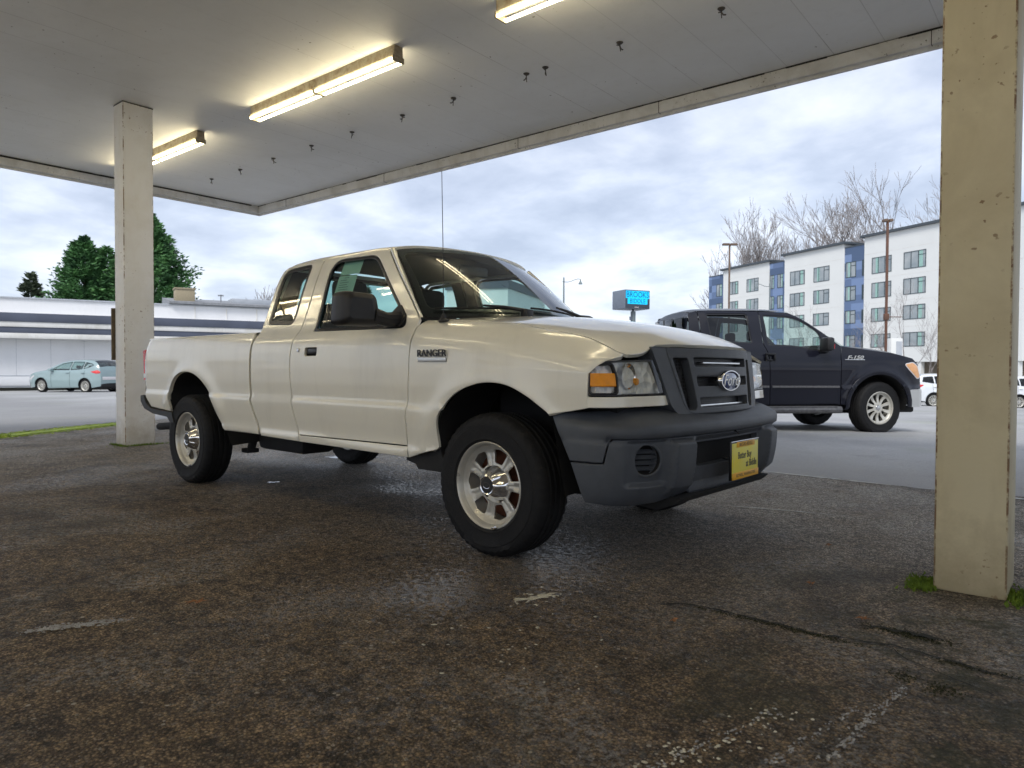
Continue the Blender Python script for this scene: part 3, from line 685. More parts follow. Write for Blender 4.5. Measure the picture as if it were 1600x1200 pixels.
def pickup_wheel(parent, x, y, side, phase, name='wheel'):
    rzz = 0 if side < 0 else PI
    hr = pch([0, .06, .085, .11, .15, .172, .184, .192], [.052, .052, .050, .044, .040, .052, .066, .074])
    hc = [phase+2*PI*k/7 for k in range(7)]
    def fm(q):
        r = np.hypot(q[:, 0], q[:, 1]); th = np.arctan2(q[:, 1], q[:, 0]); h = hr(r)
        ph = (th-phase)*7; c = .5-.5*np.cos(ph)          # 1 at spoke middle
        w = np.clip((r-.075)/.03, 0, 1)*np.clip((.178-r)/.03, 0, 1)
        h = h+w*(.010*c**1.5-.010*np.clip((c-.86)/.14, 0, 1))
        return np.stack([q[:, 0], -h, q[:, 1]], 1)
    hs = []
    for a in hc:
        pts = [((r)*math.cos(a+d), r*math.sin(a+d)) for r, d in ((.104, -.225), (.104, .225), (.168, .265), (.174, .0), (.168, -.265))]
        hs.append(rnd(pts, .010, 3))
    o = panel(name, 'silver_rim', parent, ringpts(.191, 72), fm, hs, res=.010, rim=.014, edge=.002, out=(0, -1, 0))
    o.location = (x, y, .34); o.rotation_euler = (0, 0, rzz)
    fn = lambda a, b, h: (a, -h, b)
    tyre_mb(.347, .225, .203).build('tyre', 'rubber', o, smooth=30)
    m = MB().lathe([(.190, .073), (.196, .088), (.200, .099), (.207, .1035), (.2105, .101), (.211, .094), (.205, .088), (.186, .05), (.176, -.09), (.205, -.10)], 72, fn)
    m.build('rim', 'silver_rim', o, smooth=40)
    MB().lathe([(0, -.02), (.165, -.02), (.175, -.04), (.175, -.09)], 40, fn).build('brake_drum', 'rust_drum', o, smooth=30)
    m = MB(); prof = [(.090, .040), (.092, .052), (.086, .062), (.074, .080), (.058, .100), (.043, .108), (.038, .106)]
    n = len(prof); V = []; S = 84
    for k in range(S):
        a = 2*PI*k/S; c = math.cos(7*(a-phase))
        for i, (r, h) in enumerate(prof):
            s = (0, .0, .04, .13, .12, .0, 0)[i]; rr = r*(1-s*(.5+.5*(1 if c > .1 else c))); V.append((rr*math.cos(a), -h, rr*math.sin(a)))
    m.add(V, [(k*n+i, k*n+i+1, ((k+1) % S)*n+i+1, ((k+1) % S)*n+i) for k in range(S) for i in range(n-1)])
    hcap = m.build('hub_cap', 'chrome', o, smooth=28)
    MB().lathe([(0, .1075), (.037, .1065), (.039, .104)], 32, fn).build('cap_centre', 'badge_black', o)
    if side < 0:
        MB().lathe([(.0175, .1085), (.0195, .1088), (.0195, .1075)], 32, lambda a, b, h: (a*1.2, -h, b*.75)).build('cap_oval', 'chrome', o)
    MB().box(-.05, -.012, -.1085, -.098, -.2085, -.195, b=.002, rot=Matrix.Rotation(R(-22), 3, 'Y')).build('balance_weight', 'dull_chrome', o)
    return o
# ------------------------------------------------------------------ the pickup: surface maps
side_h0 = pch([.30, .40, .44, .475, .49, .60, .690, .712, .75, .82, .92, 1.0, 1.05, 1.09, 1.12, 1.135], [.840, .848, .858, .866, .861, .874, .882, .872, .874, .879, .880, .875, .866, .852, .838, .829])
cab_h = pch([.40, .44, .475, .49, .60, .690, .712, .75, .82, .92, 1.0, 1.05, 1.085, 1.11, 1.135, 1.165, 1.22, 1.59, 1.62], [.848, .858, .866, .861, .874, .882, .872, .874, .879, .880, .875, .866, .852, .833, .811, .795, .775, .640, .622])
def bulge(x, z):
    r1 = np.hypot(x-.03, z-.37); r2 = np.hypot(x+3.05, z-.40)
    return .013*np.exp(-((r1-.475)/.055)**2)*(z > .45)+.016*np.exp(-((r2-.475)/.06)**2)*np.clip((z-.5)/.1, 0, 1)
def side_y(x, z, cab=False):
    y = side_h0(z)
    if cab: y = cab_h(z)
    # rounding towards the tail
    y = y-.05*np.clip((-3.86-x)/.14, 0, 1)**2
    return y+bulge(x, z)
def smap(s, cab=False):
    return lambda q: np.stack([q[:, 0], s*side_y(q[:, 0], q[:, 1], cab), q[:, 1]], 1)
TX = [-.6, 0, .3, .5, .6, .68, .74, .82]
TY = np.array([[0, .30, .45, .55, .65, .72, .79, .845, .870, .882]]*5+[[0, .30, .45, .55, .64, .70, .75, .785, .80, .81], [0, .28, .42, .50, .56, .60, .63, .65, .66, .67], [0, .2, .35, .42, .46, .5, .52, .54, .55, .56]])
TZ = np.array([[1.212, 1.205, 1.195, 1.187, 1.177, 1.168, 1.140, 1.095, 1.04, .95],
               [1.187, 1.179, 1.165, 1.152, 1.137, 1.122, 1.09, 1.045, .995, .92],
               [1.154, 1.145, 1.129, 1.114, 1.096, 1.077, 1.045, 1.003, .963, .90],
               [1.118, 1.108, 1.090, 1.075, 1.056, 1.037, 1.0, .965, .935, .89],
               [1.092, 1.082, 1.062, 1.042, 1.018, .997, .970, .947, .926, .885],
               [1.066, 1.053, 1.030, 1.004, .979, .965, .954, .945, .928, .885],
               [1.042, 1.029, 1.003, .973, .957, .951, .945, .937, .922, .88],
               [1.003, .985, .945, .92, .91, .90, .895, .89, .885, .87]])
ty_f, tz_f = pch(TX, TY), pch(TX, TZ)
def catm(A, t):
    i = np.clip(t.astype(int), 0, A.shape[1]-2); f = t-i; n = A.shape[1]; k = np.arange(len(t))
    a, b, c, d = A[k, np.clip(i-1, 0, n-1)], A[k, i], A[k, i+1], A[k, np.clip(i+2, 0, n-1)]
    a = np.where(i == 0, c if False else A[k, np.minimum(1, n-1)]*1.0, a)
    m1, m2 = (c-a)/2, (d-b)/2
    m1 = np.where(i == 0, 0, m1)
    return b*(2*f**3-3*f*f+1)+c*(3*f*f-2*f**3)+m1*(f**3-2*f*f+f)+m2*(f**3-f*f)
def topmap(s):
    def f(q):
        x, t = q[:, 0], q[:, 1]*10
        Y, Z = ty_f(x), tz_f(x)
        at = np.clip(np.abs(t), 0, 9); yy = catm(Y, at); zz = catm(Z, at)
        lin = at < 1; yy = np.where(lin, at*Y[:, 1], yy); zz = np.where(lin, Z[:, 0]-(Z[:, 0]-Z[:, 1])*at*at, zz)
        z9 = Z[:, 9]; zs = z9-(t-9)*.1; sid = t > 9
        ys = side_h0(zs)-side_h0(z9)+Y[:, 9]
        yy = np.where(sid, ys, yy); zz = np.where(sid, zs, zz)
        yy = yy+bulge(x, zz)*np.clip((at-7)/2, 0, 1)
        return np.stack([x, s*np.sign(np.where(t == 0, 1, t))*yy, zz], 1)
    return f
def z2t(x, z): return (9+(float(tz_f(x)[9])-z)/.1)/10
ARCH_F = spl([(-.318, .50), (-.316, .62), (-.272, .70), (-.18, .775), (-.06, .82), (.054, .835), (.17, .822), (.275, .78), (.36, .73), (.403, .703)], 5)
ARCH_R = spl([(-3.428, .552), (-3.428, .65), (-3.405, .737), (-3.33, .81), (-3.24, .85), (-3.13, .866), (-3.0, .855), (-2.88, .81), (-2.776, .733), (-2.70, .63), (-2.635, .53), (-2.57, .451)], 5)
truck = thing('pickup_truck', 'cream white extended cab pickup with charcoal bumper and yellow front plate, parked under the canopy', 'pickup truck')
def build_pickup():
    T = truck; PC = 'paint_cream'
    for s in (-1, 1):
        sm, cm, tm = smap(s), smap(s, True), topmap(s); O = (0, s, 0)
        # ---- bed side
        ol = [(-2.178, 1.128), (-2.182, .96), (-2.182, .68), (-2.10, .50), (-2.085, .452), (-2.56, .450)]+ARCH_R[::-1][1:]+[(-3.60, .562), (-3.80, .574), (-3.90, .66), (-3.945, .75), (-3.955, .80), (-3.972, 1.05), (-3.962, 1.10), (-3.94, 1.128)]
        bed = panel('bed_side', PC, T, ol, sm, res=.03, out=O, rim=.02, edge=.005)
        # ---- rear door / quarter
        qw = rnd([(-2.100, 1.189), (-2.106, 1.575), (-1.768, 1.590), (-1.774, 1.176)], [.03, .09, .05, .06], 6)
        qd = [(-2.158, 1.135), (-2.157, .96), (-2.157, .68), (-2.078, .50), (-2.06, .445), (-1.604, .438), (-1.603, .478), (-1.664, .69), (-1.680, .85), (-1.679, .985), (-1.669, 1.139), (-1.662, 1.35), (-1.664, 1.603), (-1.99, 1.600), (-2.07, 1.590), (-2.115, 1.565), (-2.138, 1.50), (-2.150, 1.36)]
        d2 = panel('rear_door', PC, T, qd, cm, [qw], res=.03, out=O)
        qi = offs(qw, .004)
        panel('window', 'side_glass', d2, qi, cm, [], res=.06, rim=0, out=O, inset=.007)
        panel('window_seal', 'seal_black', d2, qi, cm, [offs(qw, .030)], res=.05, rim=0, out=O, inset=.004)
        # ---- front door
        fw = rnd([(-1.509, 1.124), (-1.552, 1.592), (-1.088, 1.580), (-.985, 1.49), (-.824, 1.332), (-.655, 1.178), (-.632, 1.116)], [.015, .13, .07, .08, .08, .05, .05], 6)
        fd = [(-1.596, .483), (-.566, .492), (-.566, .641), (-.552, .70), (-.534, .90), (-.534, 1.015), (-.541, 1.16), (-.645, 1.262), (-.82, 1.43), (-.945, 1.553), (-1.0, 1.603), (-1.655, 1.603), (-1.654, 1.35), (-1.661, 1.139), (-1.671, .985), (-1.672, .85), (-1.656, .69)]
        ho = rnd([(-1.515, .972), (-1.515, 1.024), (-1.385, 1.024), (-1.385, .972)], .012, 3)
        door = panel('front_door', PC, T, fd, cm, [fw, ho], res=.03, out=O)
        fi = offs(fw, .004)
        panel('window', 'side_glass', door, fi, cm, [], res=.06, rim=0, out=O, inset=.014)
        panel('window_seal', 'seal_black', door, fi, cm, [offs(fw, .020)], res=.05, rim=.01, out=O, inset=.001)
        ys = .878
        MB().box(-1.52, -1.38, s*(ys-.035), s*(ys-.03), .965, 1.03).build('handle_recess', 'black_gap', door, smooth=0)
        MB().box(-1.505, -1.395, s*(ys-.012) if s < 0 else ys-.03, s*(ys-.03) if s < 0 else ys-.012, .985, 1.018, b=.004).build('handle', 'seal_black', door)
        MB().lathe([(0, .003), (.010, .003), (.013, 0)], 16, lambda a, b, h: (-1.585+a, s*(.872+h+.006), 1.01+b)).build('door_lock', 'dull_chrome', door)
        # sill
        sl = [(-1.600, .438), (-.566, .427), (-.566, .486), (-1.598, .477)]
        panel('sill', PC, T, sl, sm, res=.04, out=O, rim=.03)
        # ---- fender
        tx = lambda P: [(x, z2t(x, z)) for x, z in P]
        fo = tx([(-.558, .427), (-.558, .641), (-.544, .70), (-.526, .90)])+[(-.526, .86), (-.520, .74), (-.540, .60), (-.545, .52), (-.40, .508), (-.2, .505), (.284, .505), (.51, .505), (.615, .508), (.676, .531), (.685, .60), (.677, .70), (.652, .80), (.626, .86)]+tx([(.608, .88), (.603, .80), (.598, .735), (.50, .717)])+tx(ARCH_F[::-1])+tx([(-.319, .50), (-.33, .49)])
        fen = panel('fender', PC, T, fo, tm, res=.028, out=(0, s, .2), edge=.005)
        # wheel wells
        for nm, A, yi in (('wheel_well', ARCH_F, .50), ('wheel_well', ARCH_R, .52)):
            c = np.mean(A, 0); ext = [(A[0][0], .36)]+A+[(A[-1][0]+.05, .34)]
            P = [[(x, s*(float(side_h0(z))-.012), z) for x, z in ext], [(x, s*yi, z+.02) for x, z in ext]]
            mb = MB().grid(P); mb.build(nm, 'black_gap', T, smooth=60)
        # ---- A pillar and its dark glass edge
        ap = [(-.538, 1.160), (-.64, 1.262), (-.815, 1.43), (-.94, 1.553), (-.995, 1.603)]
        wb, wt = np.array([-.548, .765, 1.172]), np.array([-.972, .602, 1.600])
        Pg = []
        for x, z in ap:
            k = (z-1.160)/(1.603-1.160); a = np.array([x+.006, float(side_y(x, z, True)), z]); b = wb+(wt-wb)*k; mid = (a+b)/2+np.array([.008, .012, .008])
            Pg.append([a*[1, s, 1], (a*.6+mid*.4+np.array([.003, .005, .003]))*[1, s, 1], mid*[1, s, 1], b*[1, s, 1]])
        wp_ = MB().grid(Pg).build('windshield_pillar', PC, T, smooth=60)
        MB().grid([[q-np.array([.02, s*.022, .012]) for q in row] for row in Pg]).build('pillar_trim', 'dash_grey', wp_, smooth=60)
        # ---- headlight, turn signal, strip below
        hp = np.array([(.598, .878), (.625, .866), (.652, .842), (.675, .805), (.692, .755), (.706, .69), (.719, .62), (.731, .55), (.742, .48), (.75, .42), (.755, .36)])
        al = np.concatenate([[0], np.cumsum(np.linalg.norm(np.diff(hp, axis=0), axis=1))]); hpx = pch(al, hp)
        def hmap(ins=0.):
            def f(q):
                P = hpx(q[:, 0]); P2 = hpx(q[:, 0]+.002); t = P2-P; t /= np.maximum(np.linalg.norm(t, axis=1, keepdims=True), 1e-9)
                w = np.clip(q[:, 0]/.1, 0, 1); zz = .5*np.clip((q[:, 1]-.76)/.19, 0, 1)
                x = P[:, 0]+(.86-q[:, 1])*.12*w-.010*(2*zz-.5)**2; return np.stack([x-ins*np.abs(t[:, 1]), s*(P[:, 1]-ins*t[:, 0]), q[:, 1]], 1)
            return f
        ai = lambda y: float(np.interp(-y, -hp[:, 1], al))
        aT, aB, aS = ai(.548), ai(.486), ai(.772)
        lens = rnd([(.004, .788), (.006, .900), (.03, .924), (aS, .934), (aT, .941), (aB, .789)], [.008, .01, .015, 0, .012, .012], 4)
        hl = panel('headlight', 'reflector', T, lens, hmap(.026), res=.02, out=(1, s*.3, 0), rim=0)
        turn = rnd([(.010, .797), (.012, .895), (.034, .914), (aS-.022, .922), (aS-.006, .86), (aS-.008, .797)], .014, 4)
        tb = panel('turn_signal', 'amber', hl, rnd([(.008, .826), (.010, .882), (aS-.014, .882), (aS-.012, .826)], .006, 3), hmap(.004), res=.015, out=(1, s, 0), rim=.012)
        panel('turn_bezel', 'seal_black', hl, offs(turn, -.005), hmap(.002), [offs(turn, .0025)], res=.02, out=(1, s, 0), rim=.02)
        panel('bezel', 'seal_black', hl, offs(lens, -.002), hmap(.004), [offs(lens, .0045)], res=.02, out=(1, s, 0), rim=.03)
        panel('lens', 'lens_glass', hl, [(aS-.004, .792), (aS-.002, .932), (aT, .939), (aB, .791)], hmap(0), res=.03, out=(1, s*.5, 0), rim=.0)
        c0 = hpx(ai(.64)); MB().lathe([(0, .03), (.014, .028), (.021, .012), (.021, -.02)], 14, lambda a, b, h: (c0[0]-.045+h, s*c0[1]+a, .845+b)).build('bulb', 'amber', hl)
        P0 = hpx(ai(.70)); MB().lathe([(.012, -.055), (.035, -.03), (.052, -.005), (.056, 0)], 24, lambda a, b, h: (P0[0]-.012+h, s*P0[1]+a, .868+b)).build('reflector_bowl', 'chrome', hl)
        st = [(.002, .737), (.002, .782), (aB+.004, .783), (aB+.030, .742), (aB-.02, .738)]
        panel('headlight_strip', PC, T, st, hmap(0), res=.012, out=(1, s, 0), rim=.03)
        # wheels
        for x, ph in ((0, PI), (-3.198, PI+.30)):
            pickup_wheel(T, x, s*.7425, s, ph)
        # door inner trim, dark
        tr = [(-2.10, .5), (-.60, .5), (-.56, 1.12), (-2.12, 1.12)]
        panel('door_trim', 'dash_grey', door, tr, sm, res=.08, out=O, rim=0, inset=.055)
        panel('frame_trim', 'dash_grey', door, [(-1.66, 1.10), (-.62, 1.10), (-.575, 1.17), (-.96, 1.55), (-1.02, 1.59), (-1.65, 1.59), (-1.65, 1.14)], cm, [offs(fw, -.006)], res=.08, out=O, rim=0, inset=.032)
        panel('frame_trim', 'dash_grey', d2, [(-2.14, 1.10), (-1.66, 1.10), (-1.66, 1.59), (-2.05, 1.585), (-2.13, 1.52)], cm, [offs(qw, -.006)], res=.08, out=O, rim=0, inset=.032)
        # mirror
        mh = rnd([(1.125, .895), (1.30, .93), (1.305, 1.10), (1.285, 1.135), (1.14, 1.145), (1.12, 1.12)], .035, 5)
        V = MB(); lay = []
        for dx, k in ((-.05, .93), (-.045, .99), (.0, 1.0), (.035, .96), (.06, .85), (.072, .6)):
            c = np.mean(mh, 0); lay.append([(-.80+dx+.12*(1.13-(c[1]+(y-c[1])*k)), s*(c[1]+(y-c[1])*k), c[0]+(z-c[0])*k) for z, y in mh]+[(-.80+dx+.12*(1.13-(c[1]+(mh[0][1]-c[1])*k)), s*(c[1]+(mh[0][1]-c[1])*k), c[0]+(mh[0][0]-c[0])*k)])
        V.grid(lay); V.add(lay[-1][:-1], [tuple(range(len(mh)))])
        mo = V.build('mirror', 'black_plastic', T, smooth=50)
        MB().add([(q[0]+.004, q[1], q[2]) for q in lay[0][:-1]], [tuple(range(len(mh)))]).build('mirror_glass', 'chrome', mo, smooth=0)
        MB().prism(rnd([(-.655, 1.125), (-.80, 1.125), (-.80, 1.19), (-.73, 1.255), (-.655, 1.185)], .015), lambda u, v, d: (u, s*(float(side_y(u, v, True))+d), v), -.01, .014).build('mirror_base', 'black_plastic', mo)
        MB().tube([(-.715, s*.79, 1.165), (-.725, s*.88, 1.165), (-.74, s*.95, 1.18)], [.045, .038, .045], 10).build('mirror_arm', 'black_plastic', mo)
        # tail light
        tl = rnd([(-3.925, .79), (-3.945, 1.045), (-3.995, 1.045), (-3.975, .79)], .006, 3)
        V = MB(); V.prism([(-3.930, .79), (-3.950, 1.045), (-4.000, 1.04), (-3.985, .79)], lambda u, v, d: (u, s*(.845+d), v), -.12, .012)
        tlo = V.build('tail_light', 'red_lens', T); MB().prism([(-3.943, .81), (-3.946, .845), (-3.998, .845), (-3.994, .81)], lambda u, v, d: (u, s*(.846+d), v), -.10, .0125).build('reverse_lens', 'white_lens', tlo)
        # mud guard behind the front wheel
        MB().prism([(-.595, .47), (-.592, .41), (-.52, .395), (-.50, .37), (-.33, .37), (-.31, .42), (-.32, .495)], lambda u, v, d: (u, s*(.842+d), v), -.16, 0).build('splash_guard', 'under_black', T)
        # rear bumper corner and bar end
        V = MB(); V.prism(rnd([(-4.045, .66), (-3.985, .665), (-3.94, .60), (-3.84, .555), (-3.44, .540), (-3.40, .46), (-3.47, .46), (-3.52, .50), (-3.80, .515), (-3.97, .55), (-4.045, .61)], .01, 2), lambda u, v, d: (u, s*(.80+d), v), 0, .062); V.build('rear_bumper_end', 'black_plastic', T)
    # ---- bed: tailgate, floor, inner walls, rails
    MB().box(-3.995, -3.96, -.745, .745, .62, 1.10, b=.012).build('tailgate', PC, T)
    MB().box(-3.94, -2.19, -.48, .48, .72, .735).build('bed_floor', PC, T, smooth=0)
    for s in (-1, 1):
        P = [[(x, s*.8285, 1.128), (x, s*.822, 1.138), (x, s*.805, 1.141), (x, s*.77, 1.141), (x, s*.76, 1.135), (x, s*.752, 1.10), (x, s*.752, .90)] for x in np.linspace(-3.945, -2.18, 12)]
        MB().grid(P).build('bed_rail', PC, T, smooth=60)
        MB().box(-4.0, -3.92, min(s*.74, s*.815), max(s*.74, s*.815), .60, 1.125, b=.02).build('bed_corner', PC, T)
    MB().box(-2.20, -2.18, -.8, .8, .5, 1.135, b=.004).build('bed_front', PC, T)
    MB().box(-4.07, -3.99, -.82, .82, .56, .665, b=.015).build('rear_bumper', 'black_plastic', T)
    # ---- hood
    hf = [(.800, 0), (.792, .05), (.772, .10), (.745, .15), (.722, .20), (.703, .24), (.700, .28), (.706, .33), (.708, .38), (.704, .44), (.695, .49), (.684, .513), (.655, .506), (.615, .498), (.51, .495), (.284, .495), (-.2, .495), (-.395, .498), (-.42, .46), (-.37, .30), (-.31, .15), (-.29, 0)]
    full = [(x, t) for x, t in hf]+[(x, -t) for x, t in hf[::-1][1:-1]]
    panel('hood', PC, T, full, topmap(1), res=.03, out=(0, 0, 1), edge=.006)
    # ---- roof
    crn = pch([0, .25, .42, .52, .58, .61, .632], [0, .005, .015, .028, .042, .056, .074])
    rfx = pch([-2.13, -2.03, -1.7, -1.2, -1.05, -.88], [.030, .010, 0, .002, .008, .024])
    rm = lambda q: np.stack([q[:, 0], q[:, 1], 1.677-rfx(q[:, 0])-crn(np.abs(q[:, 1]))], 1)
    fe = [(-.900-.082*(y/.6)**2, y) for y in np.linspace(-.60, .60, 17)]
    ro = [(-2.125, -.54), (-2.09, -.60), (-2.02, -.629), (-1.90, -.632), (-1.01, -.632)]+fe+[(-1.01, .632), (-1.90, .632), (-2.02, .629), (-2.09, .60), (-2.125, .54)]
    roof = panel('roof', PC, T, ro, rm, res=.04, out=(0, 0, 1))
    panel('headliner', 'headliner', roof, [(-2.08, -.57), (-1.0, -.57), (-1.0, .57), (-2.08, .57)], rm, res=.1, rim=0, out=(0, 0, 1), inset=.05)
    # ---- windshield: (u across -1..1, v up 0..1)
    def wmap(q):
        u, v = q[:, 0], q[:, 1]; a = 1-u*u
        B = np.stack([-.548+.25*a, .765*u, 1.170+.035*a], 1); Tt = np.stack([-.972+.075*a, .602*u, 1.600+.048*a], 1)
        P = B+(Tt-B)*v[:, None]; k = .022*4*v*(1-v); P[:, 0] += k*.7; P[:, 2] += k*.7; return P
    sq = rnd([(-1, 0), (1, 0), (1, 1), (-1, 1)], .06, 5)
    ws = panel('windshield', 'windshield_glass', T, sq, wmap, res=.08, rim=0, out=(1, 0, 1))
    panel('frit', 'seal_black', ws, offs(sq, -.018), wmap, [rnd([(-.955, .09), (.955, .09), (.955, .945), (-.955, .945)], .09, 5)], res=.06, rim=0, out=(1, 0, 1), inset=.003)
    MB().grid([[(-.385+.12*(1-(y/.75)**2), y, 1.150+.028*(1-(y/.75)**2)), (-.47+.16*(1-(y/.75)**2), y, 1.150+.028*(1-(y/.75)**2)), (-.56+.20*(1-(y/.75)**2), y, 1.155+.035*(1-(y/.75)**2))] for y in np.linspace(-.74, .74, 21)]).build('cowl', 'black_plastic', T)
    def wp(y, v): return wmap(np.array([[y, v]]))[0]
    for y0, y1, v1 in ((-.30, -.93, .10), (.42, -.16, .13)):
        a = wp(y0, .0)+[.05, 0, .006]; m = MB(); m.box(a[0]-.025, a[0]+.025, a[1]-.03, a[1]+.03, a[2]-.015, a[2]+.028, b=.008)
        pts = [a+[0, 0, .02]]+[wp(y0+(y1-y0)*t, .02+(v1-.02)*t)+[.030, 0, .028] for t in (.25, .5)]; m.tube(pts, [.011, .009, .006], 7)
        b0, b1 = wp(y0+(y1-y0)*.1, .055), wp(y1, .06); m.tube([wp(y0+(y1-y0)*t, .055+.02*t)+[.012, 0, .012] for t in np.linspace(-.05, 1, 10)], .0065, 6)
        m.build('wiper', 'black_plastic', T)
    # ---- cab back panel with its window
    bw = rnd([(-.58, 1.19), (.58, 1.19), (.51, 1.54), (-.51, 1.54)], .06, 5)
    bmp = lambda q: np.stack([-2.160+.045*np.clip((q[:, 1]-1.13)/.47, 0, 1.2), q[:, 0], q[:, 1]], 1)
    cb = panel('cab_back', PC, T, [(-.83, .5), (.83, .5), (.80, 1.13), (.635, 1.56), (.56, 1.60), (-.56, 1.60), (-.635, 1.56), (-.80, 1.13)], bmp, [bw], res=.1, out=(-1, 0, 0), rim=.02)
    panel('rear_window', 'side_glass', cb, bw, bmp, res=.2, rim=0, out=(-1, 0, 0), inset=.008)
    panel('cab_back_trim', 'dash_grey', cb, [(-.78, .5), (.78, .5), (.77, 1.13), (.60, 1.57), (-.60, 1.57), (-.77, 1.13)], lambda q: bmp(q)+[.03, 0, 0], [offs(bw, -.01)], res=.2, rim=0, out=(-1, 0, 0))
    # ---- grille: domain (y,z)
    def gmap(q):
        y, z = q[:, 0], q[:, 1]; return np.stack([.812+.075*(1.0-z)-(.42-.47*(1.0-z))*y*y, y, z], 1)
    go = rnd([(-.452, .998), (.452, .998), (.384, .735), (.335, .695), (-.335, .695), (-.384, .735)], [.02, .02, .05, .03, .03, .05], 5)
    def slot(z0, z1):
        a = lambda z: .289-(.958-z)*.11
        return rnd([(-a(z1), z1), (a(z1), z1), (a(z0), z0), (-a(z0), z0)], .010, 4)
    ss = lambda s: rnd([(s*.420, .952), (s*.325, .952), (s*.287, .735), (s*.300, .712), (s*.352, .712), (s*.368, .745)], .014, 4)
    g = panel('grille', 'trim_grey', T, go, gmap, [slot(.913, .955), slot(.822, .866), slot(.724, .768), ss(-1), ss(1)], res=.025, rim=.045, edge=.006, out=(1, 0, 0))
    gb = [gmap(np.array([q]))[0] for q in go]; back = []
    for q in gb:
        k = abs(q[1])/.45; back.append((q[0]-.004-.012*k, q[1]*(1+.215*min(1, k*1.3)), q[2]+(.003 if q[2] > .95 else -.010)))
    P = np.array([gb+[gb[0]], back+[back[0]], [(x-.09, y, z) for x, y, z in back+[back[0]]]]); P[0] -= [.001, 0, 0]
    MB().grid(P).build('grille_surround', 'trim_grey', g, smooth=45)
    MB().grid([[tuple(gmap(np.array([[y, z]]))[0]-[.05, 0, 0]) for y in np.linspace(-.42, .42, 15)] for z in (.70, .80, .90, .965)]).build('grille_mesh', 'honeycomb', g)
    MB().box(.70, .80, -.24, .24, .722, .735, b=.003).box(.70, .79, -.2, .22, .925, .935, b=.003).build('grille_bar', 'dull_chrome', g)
    MB().box(-.2, .69, -.53, .53, .40, 1.0).box(.40, .66, -.74, .74, .50, .92).box(.6, .665, -.6, .6, .36, .93).build('engine_bay', 'black_gap', T, smooth=0)
    # emblem
    cx = gmap(np.array([[0, .846]]))[0]
    fe = lambda k: (lambda a, b, h: (cx[0]+h+.0, a*k*1.42, .846+b*k*.66))
    e0 = MB().lathe([(0, .004), (.083, .004), (.088, .018), (.096, .018), (.100, .004), (.100, -.02)], 48, fe(.78)).build('emblem', 'chrome', g)
    MB().lathe([(0, .0165), (.07, .0155), (.084, .010)], 48, fe(.78)).build('emblem_field', 'oval_blue', e0)
    text_mesh('emblem_script', 'Ford', 'badge_silver', e0, .078, frame_M((cx[0]+.0172, 0, .846), (0, 1, 0), (0, 0, 1)), .001, shear=.3, bold=.0002, sx=1.15)
    # ---- front bumper: domain (a along path, t up the profile)
    bp = np.array([(.38, .866), (.48, .868), (.56, .866), (.64, .856), (.70, .833), (.745, .80), (.785, .745), (.81, .68), (.828, .60), (.845, .50), (.858, .40), (.870, .27), (.878, .14), (.880, 0)])
    bl = np.concatenate([[0], np.cumsum(np.linalg.norm(np.diff(bp, axis=0), axis=1))]); AL = bl[-1]; bpf = pch(AL-bl[::-1], bp[::-1])
    dpr = pch([.29, .33, .36, .42, .50, .575, .588, .60, .612, .64, .66, .672, .685, .72, .80], [-.10, -.065, -.045, -.025, -.012, -.008, -.010, -.014, 0, .002, -.002, -.012, -.032, -.075, -.155])
    zpr = pch([.29, .33, .60, .64, .66, .672, .685, .72, .80], [.29, .33, .60, .64, .658, .668, .680, .702, .728])
    def bumpmap(q):
        a, t = q[:, 0], q[:, 1]; aa = np.abs(a); P = bpf(aa); P2 = bpf(aa+.003); P1 = bpf(np.maximum(aa-.003, 0)); tn = P2-P1; tn /= np.maximum(np.linalg.norm(tn, axis=1, keepdims=True), 1e-9)
        y = P[:, 1]; low = t < .60
        k_ = np.clip((.598-t)/.022, 0, 1)*np.clip((t-.34)/.05, 0, 1)
        horn = (.034*np.clip((.575-y)/.02, 0, 1)*np.clip((y-.395)/.035, 0, 1)-.026*np.clip((.395-y)/.03, 0, 1))*k_
        pod = -.020*np.exp(-((y-.69)/.105)**10)*np.clip((.600-t)/.012, 0, 1)*np.clip((t-.40)/.02, 0, 1)
        fade = np.clip((AL-aa-.0)/.35, .25, 1)
        d = dpr(t)*np.where(t < .6, fade, np.clip((AL-aa)/.3, .15, 1))+horn+pod
        return np.stack([P[:, 0]+d*np.abs(tn[:, 1]), np.where(a < 0, -1, 1)*(P[:, 1]+d*np.abs(tn[:, 0])), zpr(t)], 1)
    ax = lambda x: AL-(x-.38)
    up = [(-ax(.405), .705), (-ax(.445), .62), (-ax(.503), .507), (-ax(.62), .506), (-ax(.66), .508), (-ax(.685), .60), (-ax(.70), .607), (0, .607), (ax(.70), .607), (ax(.685), .60), (ax(.66), .508), (ax(.62), .506), (ax(.503), .507), (ax(.445), .62), (ax(.405), .705), (ax(.42), .735), (ax(.60), .765), (.72, .795), (.52, .80), (.45, .79), (0, .78), (-.45, .79), (-.52, .80), (-.72, .795), (-ax(.60), .765), (-ax(.42), .735)]
    bm_ = panel('front_bumper', 'trim_grey', T, up, bumpmap, res=.022, rim=.02, edge=.004, out=(1, 0, .2))
    def afy(y): return float(np.interp(-y, -bp[:, 1], bl)*-1+AL)
    inl = rnd([(-afy(.36), .569), (afy(.36), .569), (afy(.33), .455), (-afy(.33), .455)], .02, 4)
    fr_ = .064; fa = afy(.70)
    fog = lambda s: [(s*fa+fr_*math.cos(t), .515+fr_*math.sin(t)) for t in np.linspace(0, 2*PI, 33)[:-1]]
